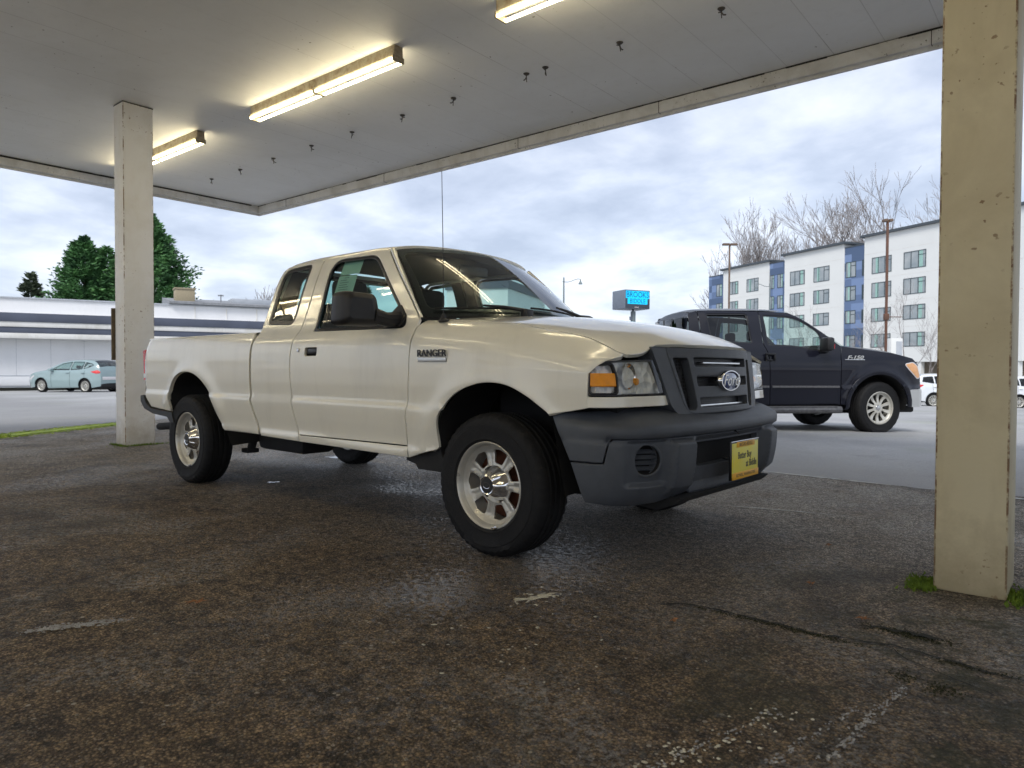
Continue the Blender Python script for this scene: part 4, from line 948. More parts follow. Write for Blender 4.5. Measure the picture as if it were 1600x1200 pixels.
    lo = [(-ax(.507), .499), (-ax(.535), .42), (-ax(.562), .330), (-ax(.70), .318), (-.60, .318), (-.40, .35), (-.34, .325), (.34, .325), (.40, .35), (.60, .318), (ax(.70), .318), (ax(.562), .33), (ax(.535), .42), (ax(.507), .499), (ax(.62), .499), (ax(.667), .502), (ax(.690), .595), (ax(.705), .602), (-ax(.705), .602), (-ax(.690), .595), (-ax(.667), .502), (-ax(.62), .499)]
    low = panel('bumper_valance', 'trim_grey', T, lo, bumpmap, [inl, fog(-1), fog(1)], res=.013, rim=.035, edge=.005, out=(1, 0, 0))
    for s in (-1, 1):
        c = bumpmap(np.array([[s*fa, .515]]))[0]; n = np.array([.80, s*.60, 0]); tt = np.array([-s*.60*-1, -.80*-1, 0]); tt = np.array([n[1]*-1, n[0], 0])
        ff = lambda a, b, h: tuple(c+tt*a+np.array([0, 0, b])+n*h)
        m = MB().lathe([(0, -.055), (.045, -.05), (.060, -.02), (.065, -.004)], 32, ff); fo_ = m.build('fog_recess', 'black_gap', low)
        m = MB()
        for k in range(4):
            z = -.036+k*.024; w = math.sqrt(max(0, .058**2-z*z)); V = []
            for u, dz, h in ((-w, -.004, -.02), (w, -.004, -.02), (w, .006, -.035), (-w, .006, -.035), (-w, -.011, -.024), (w, -.011, -.024)): V.append(ff(u, z+dz, h))
            m.add(V, [(0, 1, 2, 3), (0, 4, 5, 1), (4, 3, 2, 5)])
        m.build('fog_louvre', 'trim_grey', fo_, smooth=0)
        m = MB().lathe([(.062, .000), (.066, .004), (.071, .003), (.074, -.003)], 40, ff); m.build('fog_ring', 'trim_grey', fo_)
    MB().box(.72, .80, -.36, .36, .44, .585).build('inlet', 'black_gap', low, smooth=0)
    MB().prism(rnd([(.60, .34), (.84, .335), (.80, .30), (.72, .268), (.58, .28)], .01, 2), lambda u, v, d: (u, d, v), -.50, .50).build('air_dam', 'under_black', T)
    MB().box(.58, .74, -.60, .60, .60, .655, b=.01).build('bumper_beam', 'black_gap', bm_)
    # plate
    pl = MB().box(.902, .914, -.160, .160, .378, .560, b=.004).build('plate_frame', 'seal_black', T)
    MB().box(.9145, .9165, -.152, .152, .392, .552, b=.0008).build('plate', 'plate_yellow', pl)
    MB().box(.917, .9190, -.154, .154, .380, .412, b=.001).build('plate_bottom_band', 'plate_orange', pl)
    MB().box(.917, .9190, -.105, .105, .531, .556, b=.001).build('plate_top_band', 'plate_orange', pl)
    MB().box(.9145, .9170, -.160, .160, .5565, .5625, b=.001).build('plate_frame_edge', 'dull_chrome', pl)
    W = lambda y, z, x=.9168: frame_M((x, y, z), (0, 1, 0), (0, 0, 1))
    text_mesh('plate_text', 'Better Buy', 'plate_ink', pl, .046, W(-.008, .490), .0003, sx=.78, bold=.0010)
    text_mesh('plate_text', 'at Biddle', 'plate_ink', pl, .046, W(.070, .446), .0003, sx=.78, bold=.0010)
    text_mesh('plate_text', 'BROOKS-BIDDLE', 'plate_ink', pl, .024, W(0, .543, .9192), .0002, sx=.85)
    text_mesh('plate_text', 'BOTHELL, WASHINGTON', 'plate_ink', pl, .020, W(0, .397, .9192), .0002, sx=.95)
    # badge on the right fender
    for s in (-1, 1):
        yb = s*.8865; xd = (1, 0, 0) if s < 0 else (-1, 0, 0)
        bd = MB().box(-.455, -.245, min(yb-.002, yb+.004), max(yb-.002, yb+.004), .932, .955, b=.0015).build('fender_badge', 'badge_silver', T)
        text_mesh('badge_letters', 'RANGER', 'badge_black', bd, .050, frame_M((-.350, s*.888, .975), xd, (0, 0, 1)), .0025, bold=.0006, sx=1.12)
    # antenna on the right fender
    an = MB().lathe([(0, .035), (.010, .033), (.016, .012), (.026, .004), (.028, -.006)], 16, lambda a, b, h: (-.405+a, -.752+b, 1.150+h)).build('antenna', 'black_plastic', T)
    MB().tube([(-.405, -.752, 1.17), (-.408, -.753, 1.50), (-.415, -.757, 1.93)], [.0032, .0022, .0018], 6).build('antenna_rod', 'black_plastic', an)
    # ---- underbody
    m = MB(); m.box(-3.9, .6, -.46, -.38, .40, .52).box(-3.9, .6, .38, .46, .40, .52).box(-2.15, -.4, -.80, .80, .44, .50).box(-1.9, -.7, -.30, .30, .33, .46, b=.03)
    m.box(-3.9, -2.25, -.35, .35, .52, .70); m.build('chassis', 'under_black', T, smooth=0)
    m = MB(); m.tube([(-3.198, -.66, .34), (-3.198, .66, .34)], .04, 12); m.lathe([(0, -.14), (.09, -.10), (.14, 0), (.09, .10), (0, .14)], 16, lambda a, b, h: (-3.198+a, h, .34+b)); m.tube([(0, -.66, .34), (0, .66, .34)], .035, 10)
    m.box(-.2, .2, -.3, .3, .24, .36, b=.02); m.build('axle', 'under_black', T)
    m = MB()
    for s in (-1, 1):
        m.box(-2.66, -2.45, s*.50-.04, s*.50+.04, .34, .46, b=.01); m.tube([(-2.76, s*.50, .50), (-2.86, s*.50, .25)], [.045, .03], 8); m.box(-2.92, -2.82, s*.5-.05, s*.5+.05, .235, .27, b=.008)
        m.tube([(-3.85, s*.5, .48), (-3.4, s*.5, .36), (-3.198, s*.5, .32), (-2.9, s*.5, .34), (-2.5, s*.5, .44)], .022, 6)
    m.build('leaf_spring', 'under_black', T)
    m = MB(); m.box(-2.55, -1.95, -.62, -.34, .30, .46, b=.04); m.build('muffler', 'under_black', T)
    MB().tube([(-1.9, -.48, .40), (-2.8, -.52, .44), (-3.3, -.62, .46), (-3.6, -.70, .42), (-4.02, -.715, .385)], .031, 12).build('exhaust_pipe', 'under_black', T)
    # ---- cabin
    for s in (-1, 1):
        t = MB(); t.box(-1.62, -1.10, s*.37-.25, s*.37+.25, .74, .90, b=.05)
        st_ = t.build('seat', 'seat_cloth', T)
        rt = Matrix.Rotation(R(-14), 3, 'Y')
        MB().box(-1.70, -1.56, s*.37-.24, s*.37+.24, .84, 1.34, b=.05, rot=rt, org=(-1.63, 0, .84)).build('seat_back', 'seat_cloth', st_)
        MB().box(-1.80, -1.70, s*.37-.13, s*.37+.13, 1.35, 1.50, b=.04).build('headrest', 'seat_cloth', st_)
    MB().prism(rnd([(-.56, .85), (-.50, 1.10), (-.46, 1.14), (-.62, 1.165), (-.78, 1.15), (-.86, 1.08), (-.82, .88)], .03, 4), lambda u, v, d: (u, d, v), -.74, .74).build('dashboard', 'dash_grey', T)
    MB().box(-.80, -.62, .20, .52, 1.14, 1.195, b=.03).build('instrument_hood', 'dash_grey', T)
    rt = Matrix.Rotation(R(-28), 3, 'Y')
    m = MB(); cc = Vector((-.98, .37, 1.13))
    m.tube([tuple(cc+rt @ Vector((0, .185*math.cos(a), .185*math.sin(a)))) for a in np.linspace(0, 2*PI, 33)], .014, 8, cap=False)
    m.tube([tuple(cc), tuple(cc+rt @ Vector((0, .18, 0)))], .012, 6); m.tube([tuple(cc), tuple(cc+rt @ Vector((0, -.18, 0)))], .012, 6); m.tube([tuple(cc), (-.80, .37, 1.05)], [.05, .03], 8)
    m.build('steering_wheel', 'black_plastic', T)
    MB().box(-2.1, -.45, -.80, .80, .50, .56).build('cab_floor', 'dash_grey', T, smooth=0)
    MB().box(-.94, -.91, -.13, .13, 1.50, 1.565, b=.012).build('inside_mirror', 'black_plastic', T)
    # price sheets inside the right front window
    V = MB(); Y = lambda x, z: -(float(side_y(x, z, True))-.030)
    def sheet(x0, x1, z0, z1): V.grid([[(x, Y(x, z), z) for x in (x0, x1)] for z in (z0, z1)])
    sheet(-1.460, -1.270, 1.345, 1.475); sheet(-1.455, -1.255, 1.482, 1.572)
    so = V.build('price_sheet', 'paper', T)
    m = MB(); rg = random.Random(3)
    for k in range(7):
        z = 1.46-k*.015; w = rg.uniform(.05, .13) if k else .05; x0 = -1.43 if k else -1.395
        m.add([(x0, Y(x0, z)-.002, z), (x0+w, Y(x0+w, z)-.002, z), (x0+w, Y(x0+w, z+.003)-.002, z+.003), (x0, Y(x0, z+.003)-.002, z+.003)], [(0, 1, 2, 3)])
    m.build('sheet_lines', 'plate_ink', so, smooth=0)
build_pickup()
# ------------------------------------------------------------------ other vehicles
pm('paint_navy', (.005, .006, .014), .5, var=.15, coat=.55, spec=.15)
pm('paint_ice', (.28, .38, .39), .30, var=.06, coat=1.0)
pm('paint_white', (.74, .77, .80), .30, var=.05, coat=1.0)
pm('step_bar', (.16, .16, .165), .45, metal=.3, c2=(.09, .09, .095), vs=30)
glassm('clear_glass', (.84, .96, .93), body=.05, bodyc=(.5, .6, .6))
glassm('dark_glass', (.10, .12, .13), body=.02)
pm('amber_pale', (.85, .42, .16), .3, coat=1, var=.2, vs=20)
def strip(st, n=13, p=3.0):
    """surface across the car: stations (x, z, halfwidth, drop)"""
    P = []
    for x, z, w, d in st:
        row = []
        for k in range(n):
            u = -1+2*k/(n-1); u = math.copysign(abs(u)**.8, u); row.append((x, u*w, z-d*abs(u)**p))
        P.append(row)
    return MB().grid(P)
def interp_st(st, n=4):
    return [tuple(q) for q in spl(st, n)]
def alloy(parent, x, y, z, rad, rim, wid, side, spokes, steer=0):
    fn = lambda a, b, h: (a, -h, b); w = wid/2
    hr = pch([0, rim*.25, rim*.6, rim*.92, rim], [w*.55, w*.62, w*.50, w*.66, w*.80])
    hs = []
    for k in range(spokes):
        a = 2*PI*k/spokes; g = .30*2*PI/spokes
        hs.append(rnd([(rim*r*math.cos(a+d), rim*r*math.sin(a+d)) for r, d in ((.34, -g*.7), (.34, g*.7), (.86, g), (.86, -g))], rim*.05, 2))
    fm = lambda q: np.stack([q[:, 0], -hr(np.hypot(q[:, 0], q[:, 1])), q[:, 1]], 1)
    o = panel('wheel', 'silver_rim', parent, ringpts(rim*.97, 40), fm, hs, res=rim*.12, rim=.02, edge=.003, out=(0, -1, 0))
    o.location = (x, y, z); o.rotation_euler = (0, 0, (0 if side < 0 else PI)+steer)
    tyre_mb(rad, wid, rim, 72).build('tyre', 'rubber', o, smooth=30)
    MB().lathe([(rim*.95, w*.78), (rim*.99, w*.93), (rim*1.03, w*.90), (rim*1.0, w*.7), (rim*.9, -w*.8)], 48, fn).build('rim', 'silver_rim', o)
    MB().lathe([(0, 0), (rim*.82, 0), (rim*.85, -.03)], 24, fn).build('brake_disc', 'under_black', o)
    MB().lathe([(0, w*.68), (rim*.16, w*.66), (rim*.2, w*.56)], 20, fn).build('hub_cap', 'dull_chrome', o)
    return o
def arc_pts(cx, cz, r, a0, a1, n=16): return [(cx+r*math.cos(R(a0+(a1-a0)*k/n)), cz+r*math.sin(R(a0+(a1-a0)*k/n))) for k in range(n+1)]
def navy():
    T = thing('pickup_truck', 'dark navy crew cab pickup with chrome bumper, in the open lot behind the cream one', 'pickup truck', (-1.24, 9.19, float(gz(-1.2, 9))-.0), R(48.5))
    T.location.z = -.085
    hy = pch([.35, .45, .70, .72, .74, 1.0, 1.14, 1.24, 1.33, 1.36, 1.84, 1.90], [.95, .97, .99, 1.0, .99, .995, .985, .965, .935, .92, .735, .68])
    def yy(x, z):
        r1 = np.hypot(x+.08, z-.44); r2 = np.hypot(x+3.70, z-.44)
        b = .035*np.exp(-((r1-.52)/.07)**2)+.035*np.exp(-((r2-.52)/.07)**2)
        fr = np.clip((x-.35)/.5, 0, 1); return hy(z)+b*(z > .4)-.22*fr*fr-.10*np.clip((-x-2.75)/.4, 0, 1)*np.clip((z-1.36)/.4, 0, 1)
    for s in (-1, 1):
        sm = lambda q, s=s: np.stack([q[:, 0], s*yy(q[:, 0], q[:, 1]), q[:, 1]], 1); O = (0, s, 0); P = 'paint_navy'
        A1 = arc_pts(-.08, .44, .485, 190, -8); A2 = arc_pts(-3.70, .44, .485, 188, -5)
        fo = [(-.69, .46)]+[(-.69, 1.20), (-.66, 1.345), (-.32, 1.305), (.17, 1.245), (.50, 1.165), (.60, 1.08), (.68, .86), (.70, .70), (.46, .67)]+A1[::-1][2:]+[(-.60, .46)]
        panel('fender', P, T, fo, sm, res=.05, out=O)
        panel('wheel_arch_trim', P, T, arc_pts(-.08, .44, .545, 186, -2)+arc_pts(-.08, .44, .487, -2, 186), sm, res=.04, out=O, inset=-.018, rim=.03)
        fw = rnd([(-1.86, 1.82), (-1.845, 1.35), (-1.40, 1.335), (-1.10, 1.27), (-.93, 1.29), (-.98, 1.56), (-1.32, 1.80)], [.05, .03, .2, .1, .04, .08, .2], 5)
        d1 = panel('front_door', P, T, [(-.70, .46), (-.70, 1.20), (-.67, 1.35), (-.93, 1.56), (-1.22, 1.76), (-1.42, 1.86), (-1.90, 1.885), (-1.90, 1.36), (-1.84, 1.20), (-1.82, .46)], sm, [fw], res=.06, out=O)
        rw = rnd([(-2.76, 1.83), (-2.10, 1.84), (-2.08, 1.37), (-2.72, 1.40)], .05, 4)
        d2 = panel('rear_door', P, T, [(-1.83, .46), (-1.85, 1.20), (-1.91, 1.36), (-1.91, 1.886), (-2.86, 1.875), (-2.87, .80), (-2.80, .46)], sm, [rw], res=.06, out=O)
        for d_, w_, g_ in ((d1, fw, 'clear_glass'), (d2, rw, 'privacy_glass')):
            panel('window', g_, d_, offs(w_, -.004), sm, res=.2, rim=0, out=O, inset=.02); panel('window_seal', 'seal_black', d_, offs(w_, -.004), sm, [offs(w_, .022)], res=.15, rim=0, out=O, inset=.005)
        panel('cab_corner', P, T, [(-2.88, .46), (-2.88, .80), (-2.87, 1.875), (-3.0, 1.84), (-3.06, 1.40), (-3.08, .46)], sm, res=.08, out=O)
        panel('bed_side', P, T, [(-3.11, .46), (-3.11, 1.37), (-4.86, 1.37), (-4.90, .70), (-4.70, .55), (-4.25, .50)]+A2[::-1][1:-1]+[(-3.2, .46)], sm, res=.07, out=O)
        panel('wheel_arch_trim', P, T, arc_pts(-3.70, .44, .545, 186, -2)+arc_pts(-3.70, .44, .487, -2, 186), sm, res=.05, out=O, inset=-.018, rim=.03)
        for A in (A1, A2):
            MB().grid([[(x, s*(float(yy(x, z))-.02), z) for x, z in A], [(x, s*.5, z) for x, z in A]]).build('wheel_well', 'black_gap', T, smooth=60)
        for xa, xb, dd in ((-1.80, -.72, d1), (-2.85, -1.85, d2)): MB().grid([[(x, s*(float(yy(x, .735))+dy), z) for x in np.linspace(xa, xb, 8)] for dy, z in ((-.004, .712), (.009, .718), (.009, .742), (-.004, .748))]).build('side_moulding', 'step_bar', dd)
        for x in (-1.90, -2.30 if 0 else -2.80):
            a = x+.14; b = x-.02; yo = .995
            MB().box(b, a, min(s*yo, s*(yo+.035)), max(s*yo, s*(yo+.035)), 1.20, 1.235, b=.01).box(b, b+.03, min(s*yo, s*(yo+.03)), max(s*yo, s*(yo+.03)), 1.125, 1.23, b=.006).box(a-.03, a, min(s*yo, s*(yo+.03)), max(s*yo, s*(yo+.03)), 1.125, 1.23, b=.006).box(b, a, min(s*yo, s*(yo+.012)), max(s*yo, s*(yo+.012)), 1.12, 1.14, b=.004).build('handle', 'seal_black', d1 if x > -2 else d2)
        MB().tube([(-.72, s*1.03, .385), (-3.0, s*1.03, .385)], .055, 10).box(-2.9, -.8, min(s*.98, s*1.075), max(s*.98, s*1.075), .425, .442).build('step_bar', 'step_bar', T)
        hl = rnd([(.36, 1.075), (.50, 1.10), (.585, 1.05), (.66, .88), (.60, .86), (.44, .99)], .03, 4)
        h_ = panel('headlight', 'amber_pale', T, hl, sm, res=.04, out=O, inset=-.006, rim=.03)
        panel('bezel', 'white_lens', h_, offs(hl, -.014), sm, [offs(hl, .012)], res=.04, out=O, inset=-.004, rim=.02)
        m = MB(); m.box(-1.07, -.95, min(s*1.0, s*1.24), max(s*1.0, s*1.24), 1.27, 1.47, b=.035); mo = m.build('mirror', 'black_plastic', T); MB().box(-.952, -.946, min(s*1.02, s*1.22), max(s*1.02, s*1.22), 1.30, 1.37).build('mirror_lamp', 'red_lens', mo, smooth=0); MB().box(-1.05, -.90, min(s*.90, s*1.02), max(s*.90, s*1.02), 1.25, 1.31, b=.02).build('mirror_arm', 'black_plastic', mo)
        fy = float(yy(-.45, 1.16)); bd = MB().box(-.64, -.31, min(s*fy, s*(fy+.012)), max(s*fy, s*(fy+.012)), 1.135, 1.150, b=.002).build('fender_badge', 'dull_chrome', T)
        text_mesh('badge_letters', 'F-150', 'badge_silver', bd, .075, frame_M((-.47, s*(fy+.006), 1.175), (1, 0, 0) if s < 0 else (-1, 0, 0), (0, 0, 1)), .004, shear=.3, bold=.002, sx=1.5)
        alloy(T, -.06, s*.86, .405, .405, .245, .27, s, 10, R(9)); alloy(T, -3.70, s*.86, .405, .405, .245, .27, s, 10)
    def pt(name, mat, st, **k): return strip(interp_st(st), 15, 3.2).build(name, mat, T, smooth=50)
    pt('hood', 'paint_navy', [(-.62, 1.385, .92, .055), (-.3, 1.375, .93, .075), (.2, 1.32, .93, .085), (.5, 1.25, .90, .09), (.70, 1.15, .84, .10)])
    pt('roof', 'paint_navy', [(-1.40, 1.915, .70, .045), (-1.7, 1.945, .705, .055), (-2.3, 1.95, .71, .06), (-2.8, 1.93, .70, .055), (-2.95, 1.89, .66, .05)])
    pt('windshield', 'windshield_glass', [(-.56, 1.36, .86, .02), (-1.0, 1.66, .76, .03), (-1.42, 1.905, .68, .035)])
    cb = strip([(-2.97, 1.885, .66, .05), (-3.02, 1.80, .70, .01), (-3.06, 1.42, .84, .0), (-3.09, .5, .90, 0)], 9).build('cab_back', 'paint_navy', T, smooth=0)
    MB().box(-3.075, -3.045, -.62, .62, 1.42, 1.78, b=.006).build('rear_window', 'privacy_glass', cb); MB().box(-3.08, -3.042, -.2, -.17, 1.42, 1.78).build('window_frame', 'seal_black', cb); MB().box(-3.08, -3.042, .17, .2, 1.42, 1.78).build('window_frame', 'seal_black', cb)
    MB().box(-2.95, -.85, -.86, .86, .50, 1.05, b=.02).build('cabin_tub', 'dash_grey', T); MB().box(-2.9, .62, -.5, .5, .3, .5).build('chassis', 'under_black', T, smooth=0)
    MB().box(-.9, .62, -.62, .62, .5, 1.1).build('engine_bay', 'black_gap', T, smooth=0)
    for x in (-1.75, -2.6):
        for y in (-.4, .4): MB().box(x-.14, x+.02, y-.22, y+.22, .9, 1.42, b=.05).box(x-.14, x-.03, y-.12, y+.12, 1.44, 1.60, b=.04).build('seat_back', 'seat_cloth', T)
    MB().box(-1.0, -.65, -.84, .84, 1.1, 1.28, b=.04).build('dashboard', 'dash_grey', T)
    m = MB()
    P = [[(x, y*k, z) for x, y, k in ((.42, -1.0, 1), (.62, -.96, 1), (.80, -.78, 1), (.90, -.4, 1), (.92, 0, 1), (.90, .4, 1), (.80, .78, 1), (.62, .96, 1), (.42, 1.0, 1))] for z in (.42, .50, .62, .685)]
    P.append([(x-.06*(x > .5), y*.97, .70) for x, y, z in P[-1]]); m.grid(P); m.build('front_bumper', 'badge_silver', T, smooth=40)
    MB().box(.66, .80, -.62, .62, .70, 1.10, b=.04).build('grille', 'dull_chrome', T); MB().box(.3, .74, -.7, .7, .32, .42, b=.03).build('air_dam', 'under_black', T)
    MB().box(-4.93, -4.87, -.85, .85, .7, 1.37, b=.02).build('tailgate', 'paint_navy', T); MB().box(-4.98, -4.88, -.95, .95, .52, .68, b=.02).build('rear_bumper', 'chrome', T)
    MB().box(-4.85, -3.12, -.80, .80, .80, .84).build('bed_floor', 'under_black', T, smooth=0)
navy()
def wagon(name, label, cat, loc, rz, paint, L, dz=0, group=None, spec=None):
    """five-door car; spec: contour, windows, widths"""
    T = thing(name, label, cat, loc, rz, group); W, H, WB, tr = spec['w'], spec['h'], spec['wb'], spec['tyre']
    top = spec['top']; hy = pch(*spec['hy'])
    xf, xr = top[0][0], top[-1][0]
    def yy(x, z): return hy(z)-.20*np.clip((x-(xf-.55))/.55, 0, 1)**2-.16*np.clip(((xr+.5)-x)/.5, 0, 1)**2+.015*np.exp(-((np.hypot(x, z-tr)-tr-.09)/.05)**2)+.015*np.exp(-((np.hypot(x+WB, z-tr)-tr-.09)/.05)**2)
    topc = spl(top, 4); r = tr+.055
    for s in (-1, 1):
        sm = lambda q, s=s: np.stack([q[:, 0], s*yy(q[:, 0], q[:, 1]), q[:, 1]], 1); O = (0, s, 0)
        z0 = spec['sill']; bot = [(xr+.02, z0+.12), (-WB-r-.02, z0+.04)]+arc_pts(-WB, tr, r, 192, -12, 14)+[(-r-.02, z0)]+arc_pts(0, tr, r, 192, -12, 14)+[(xf-.05, z0)]
        wins = [rnd(w, .04, 3) for w in spec['win']]
        b = panel('body_side', paint, T, [tuple(q) for q in topc]+bot, sm, wins, res=.09, out=O, edge=.02, tilt=1.0)
        for w in wins:
            panel('window', spec.get('glass', 'clear_glass'), b, offs(w, -.004), sm, res=.3, rim=0, out=O, inset=.012); panel('window_seal', 'seal_black', b, offs(w, -.006), sm, [offs(w, .022)], res=.2, rim=0, out=O, inset=-.003)
        for x in spec['seams']:
            MB().grid([[(x+dx, s*(float(yy(x, z))+.003), z) for z in np.linspace(z0+.08, spec['belt'], 12)] for dx in (-.006, .006)]).build('door_gap', 'black_gap', b, smooth=0)
        for x in spec['handles']: MB().box(x-.09, x+.09, min(s*(W-.01), s*(W+.035)), max(s*(W-.01), s*(W+.035)), spec['belt']-.13, spec['belt']-.10, b=.01).build('handle', paint, b)
        t = rnd(spec['tail'], .03, 3); panel('tail_light', 'red_lens', T, t, sm, res=.05, out=O, inset=-.008, rim=.02)
        h_ = rnd(spec['head'], .03, 3); panel('headlight', 'white_lens', T, h_, sm, res=.05, out=O, inset=-.006, rim=.02)
        for x in (0, -WB):
            alloy(T, x, s*(W-.12), tr, tr, tr*.70, .21, s, 12)
            A = arc_pts(x, tr, r, 190, -10, 12); MB().grid([[(a, s*(float(yy(a, z))-.02), z) for a, z in A], [(a, s*.45, z) for a, z in A]]).build('wheel_well', 'black_gap', T, smooth=60)
        mx, mz = spec['mirror']; MB().box(mx-.10, mx+.06, min(s*(W-.06), s*(W+.16)), max(s*(W-.06), s*(W+.16)), mz-.06, mz+.07, b=.03).build('mirror', paint, T)
    pieces = {}
    for i in range(len(topc)-1):
        x = (topc[i][0]+topc[i+1][0])/2; k = 'roof'
        for nm, a, c in spec['zones']:
            if c <= x <= a: k = nm; break
        pieces.setdefault(k, []).append(i)
    for nm, ids in pieces.items():
        rows = []
        for i in ids+[ids[-1]+1]:
            x, z = topc[i]; w = float(yy(x, z)); row = []
            for k in range(11):
                u = -1+2*k/10; row.append((x, u*(w+.001), z+spec['crown']*(1-abs(u)**2.6)))
            rows.append(row)
        MB().grid(rows).build(nm, spec['zmat'].get(nm, paint), T, smooth=50)
    MB().box(xr+.05, xf-.1, -.7, .7, z0, z0+.1).build('chassis', 'under_black', T, smooth=0); MB().box(xr+.3, -.75, -.68, .68, z0+.1, spec['belt']-.2, b=.03).build('cabin_tub', 'dash_grey', T)
    for x in spec['seats']:
        for y in (-.36, .36): MB().box(x-.12, x+.02, y-.2, y+.2, .6, spec['belt']+.08, b=.04).box(x-.13, x-.03, y-.1, y+.1, spec['belt']+.1, spec['belt']+.24, b=.03).build('seat_back', 'seat_cloth', T)
    MB().box(xr-.035, xr+.06, -W*.72, W*.72, spec['belt']-.45, spec['belt']-.30, b=.01).build('number_plate', 'white_lens', T); MB().box(xr-.03, xr+.2, -W*.80, W*.80, z0+.08, z0+.22, b=.03).build('rear_bumper_trim', 'under_black', T)
    return T
CM = dict(w=.91, h=1.62, wb=2.648, tyre=.335, sill=.20, belt=1.08, crown=.045,
    top=[(.91, .38), (.92, .60), (.84, .80), (.45, .95), (.02, 1.04), (-.34, 1.11), (-.80, 1.33), (-1.30, 1.51), (-1.90, 1.575), (-2.60, 1.575), (-3.05, 1.51), (-3.32, 1.30), (-3.42, 1.05), (-3.47, .70), (-3.46, .42)],
    hy=([.18, .30, .60, .72, .95, 1.08, 1.20, 1.58], [.84, .88, .91, .905, .895, .855, .82, .60]),
    win=[[(-.60, 1.10), (-1.15, 1.40), (-1.72, 1.50), (-1.70, 1.10)], [(-1.79, 1.50), (-2.46, 1.49), (-2.46, 1.15), (-1.77, 1.10)], [(-2.53, 1.48), (-2.95, 1.40), (-3.06, 1.33), (-2.86, 1.23), (-2.53, 1.16)]],
    seams=[-.62, -1.75, -2.62], handles=[-1.62, -2.55], tail=[(-2.98, 1.02), (-3.30, 1.10), (-3.42, 1.03), (-3.43, .95), (-3.25, .93)], head=[(.80, .66), (.45, .84), (.40, .80), (.70, .60)],
    mirror=(-.66, 1.10), zones=[('hood', 2, -.30), ('windshield', -.30, -1.25), ('roof', -1.25, -2.95), ('rear_window', -2.95, -3.34), ('tailgate', -3.34, -9)], zmat={'windshield': 'side_glass', 'rear_window': 'dark_glass'}, seats=[-1.65, -2.45])
wagon('hatchback_car', 'pale ice blue hatchback parked in front of the long white building', 'car', (-38.17, 8.27, -.352), R(206.1), 'paint_ice', 4.4, spec=CM)
SV = dict(w=.93, h=1.70, wb=2.70, tyre=.36, sill=.26, belt=1.16, crown=.05,
    top=[(.93, .50), (.94, .75), (.86, .95), (.40, 1.08), (-.10, 1.13), (-.40, 1.18), (-.85, 1.45), (-1.25, 1.62), (-1.90, 1.66), (-2.80, 1.65), (-3.30, 1.60), (-3.50, 1.35), (-3.58, 1.10), (-3.62, .75), (-3.62, .50)],
    hy=([.2, .35, .70, 1.0, 1.16, 1.30, 1.66], [.87, .91, .93, .92, .88, .85, .66]),
    win=[[(-.70, 1.18), (-1.15, 1.48), (-1.72, 1.58), (-1.72, 1.18)], [(-1.80, 1.58), (-2.60, 1.57), (-2.60, 1.20), (-1.80, 1.18)], [(-2.67, 1.57), (-3.15, 1.53), (-3.25, 1.30), (-2.67, 1.21)]],
    seams=[-.62, -1.76, -2.75], handles=[-1.62, -2.62], tail=[(-3.18, 1.14), (-3.52, 1.18), (-3.57, 1.08), (-3.58, 1.00), (-3.35, 1.02)], head=[(.84, .82), (.45, 1.00), (.42, .92), (.78, .74)],
    mirror=(-.66, 1.20), zones=[('hood', 2, -.32), ('windshield', -.32, -1.20), ('roof', -1.20, -3.25), ('rear_window', -3.25, -3.52), ('tailgate', -3.52, -9)], zmat={'windshield': 'side_glass', 'rear_window': 'dark_glass'}, seats=[-1.65, -2.5], glass='privacy_glass')
def suv(x, y, h, label):
    # x, y: the rear right corner
    a = R(h); rx = x+3.62*math.cos(a)-.8*math.sin(a); ry = y+3.62*math.sin(a)+.8*math.cos(a)
    return wagon('sport_utility_car', label, 'car', (rx, ry, float(gz(rx, ry))-.0), a, 'paint_white', 4.5, spec=SV, group='white cars at the far side of the lot')
suv(-5.75, 36.8, 40, 'white sport utility car seen between the navy pickup nose and the thick post')
suv(-2.6, 40.6, 40, 'white car mostly hidden behind the thick post at the right edge of the photo')
# ------------------------------------------------------------------ long low building on the left
def frame2(o, ang):
    c, s = math.cos(ang), math.sin(ang); return lambda u, v, z: (o[0]+u*c-v*s, o[1]+u*s+v*c, z)
pm('shingle', (.30, .31, .33), .8, c2=(.20, .21, .22), vs=6); pm('brick_tan', (.42, .36, .24), .85, c2=(.30, .25, .17), vs=20)
pm('skylight_grey', (.45, .48, .52), .5)
LB = thing('long_building', 'long low white building with dark striped canopy band at the left back', 'building', (-43.6, 7.2, 0), math.atan2(.95, .3125))
# local: +x runs to the right along the wall, -y faces the camera
m = MB(); m.box(-40, 18, 0, 14, -1.2, 2.5); m.build('wall', 'white_wall', LB, smooth=0)
MB().box(-40, 18, -.05, 14.02, 2.5, 4.62).build('parapet', 'white_wall', LB, smooth=0)
MB().box(-40.1, 18.1, -.14, 14.1, 4.621, 4.70, b=.01).build('coping', 'skylight_grey', LB, smooth=0)
MB().box(-40, 18, -.98, -.052, 2.44, 3.70).build('canopy_core', 'band_white', LB, smooth=0)
for a, b, mt, y0 in ((2.42, 2.70, 'band_white', -1.04), (2.705, 3.03, 'band_dark', -1.00), (3.035, 3.31, 'band_white', -1.05), (3.315, 3.78, 'band_dark', -1.10)):
    MB().box(-40.05, 18.05, y0, -.981, a, b, b=.008).build('band', mt, LB)
MB().box(-40, 18, -.06, -.002, -.15, .38, b=.01).build('plinth', 'white_wall', LB); MB().box(-40, 18, -.07, -.002, .381, .42).build('ledge', 'skylight_grey', LB, smooth=0)
MB().box(-40, 18, -.25, -.002, -1.0, -.24).build('dirt_edge', 'crack_dark', LB, smooth=0)
m = MB()
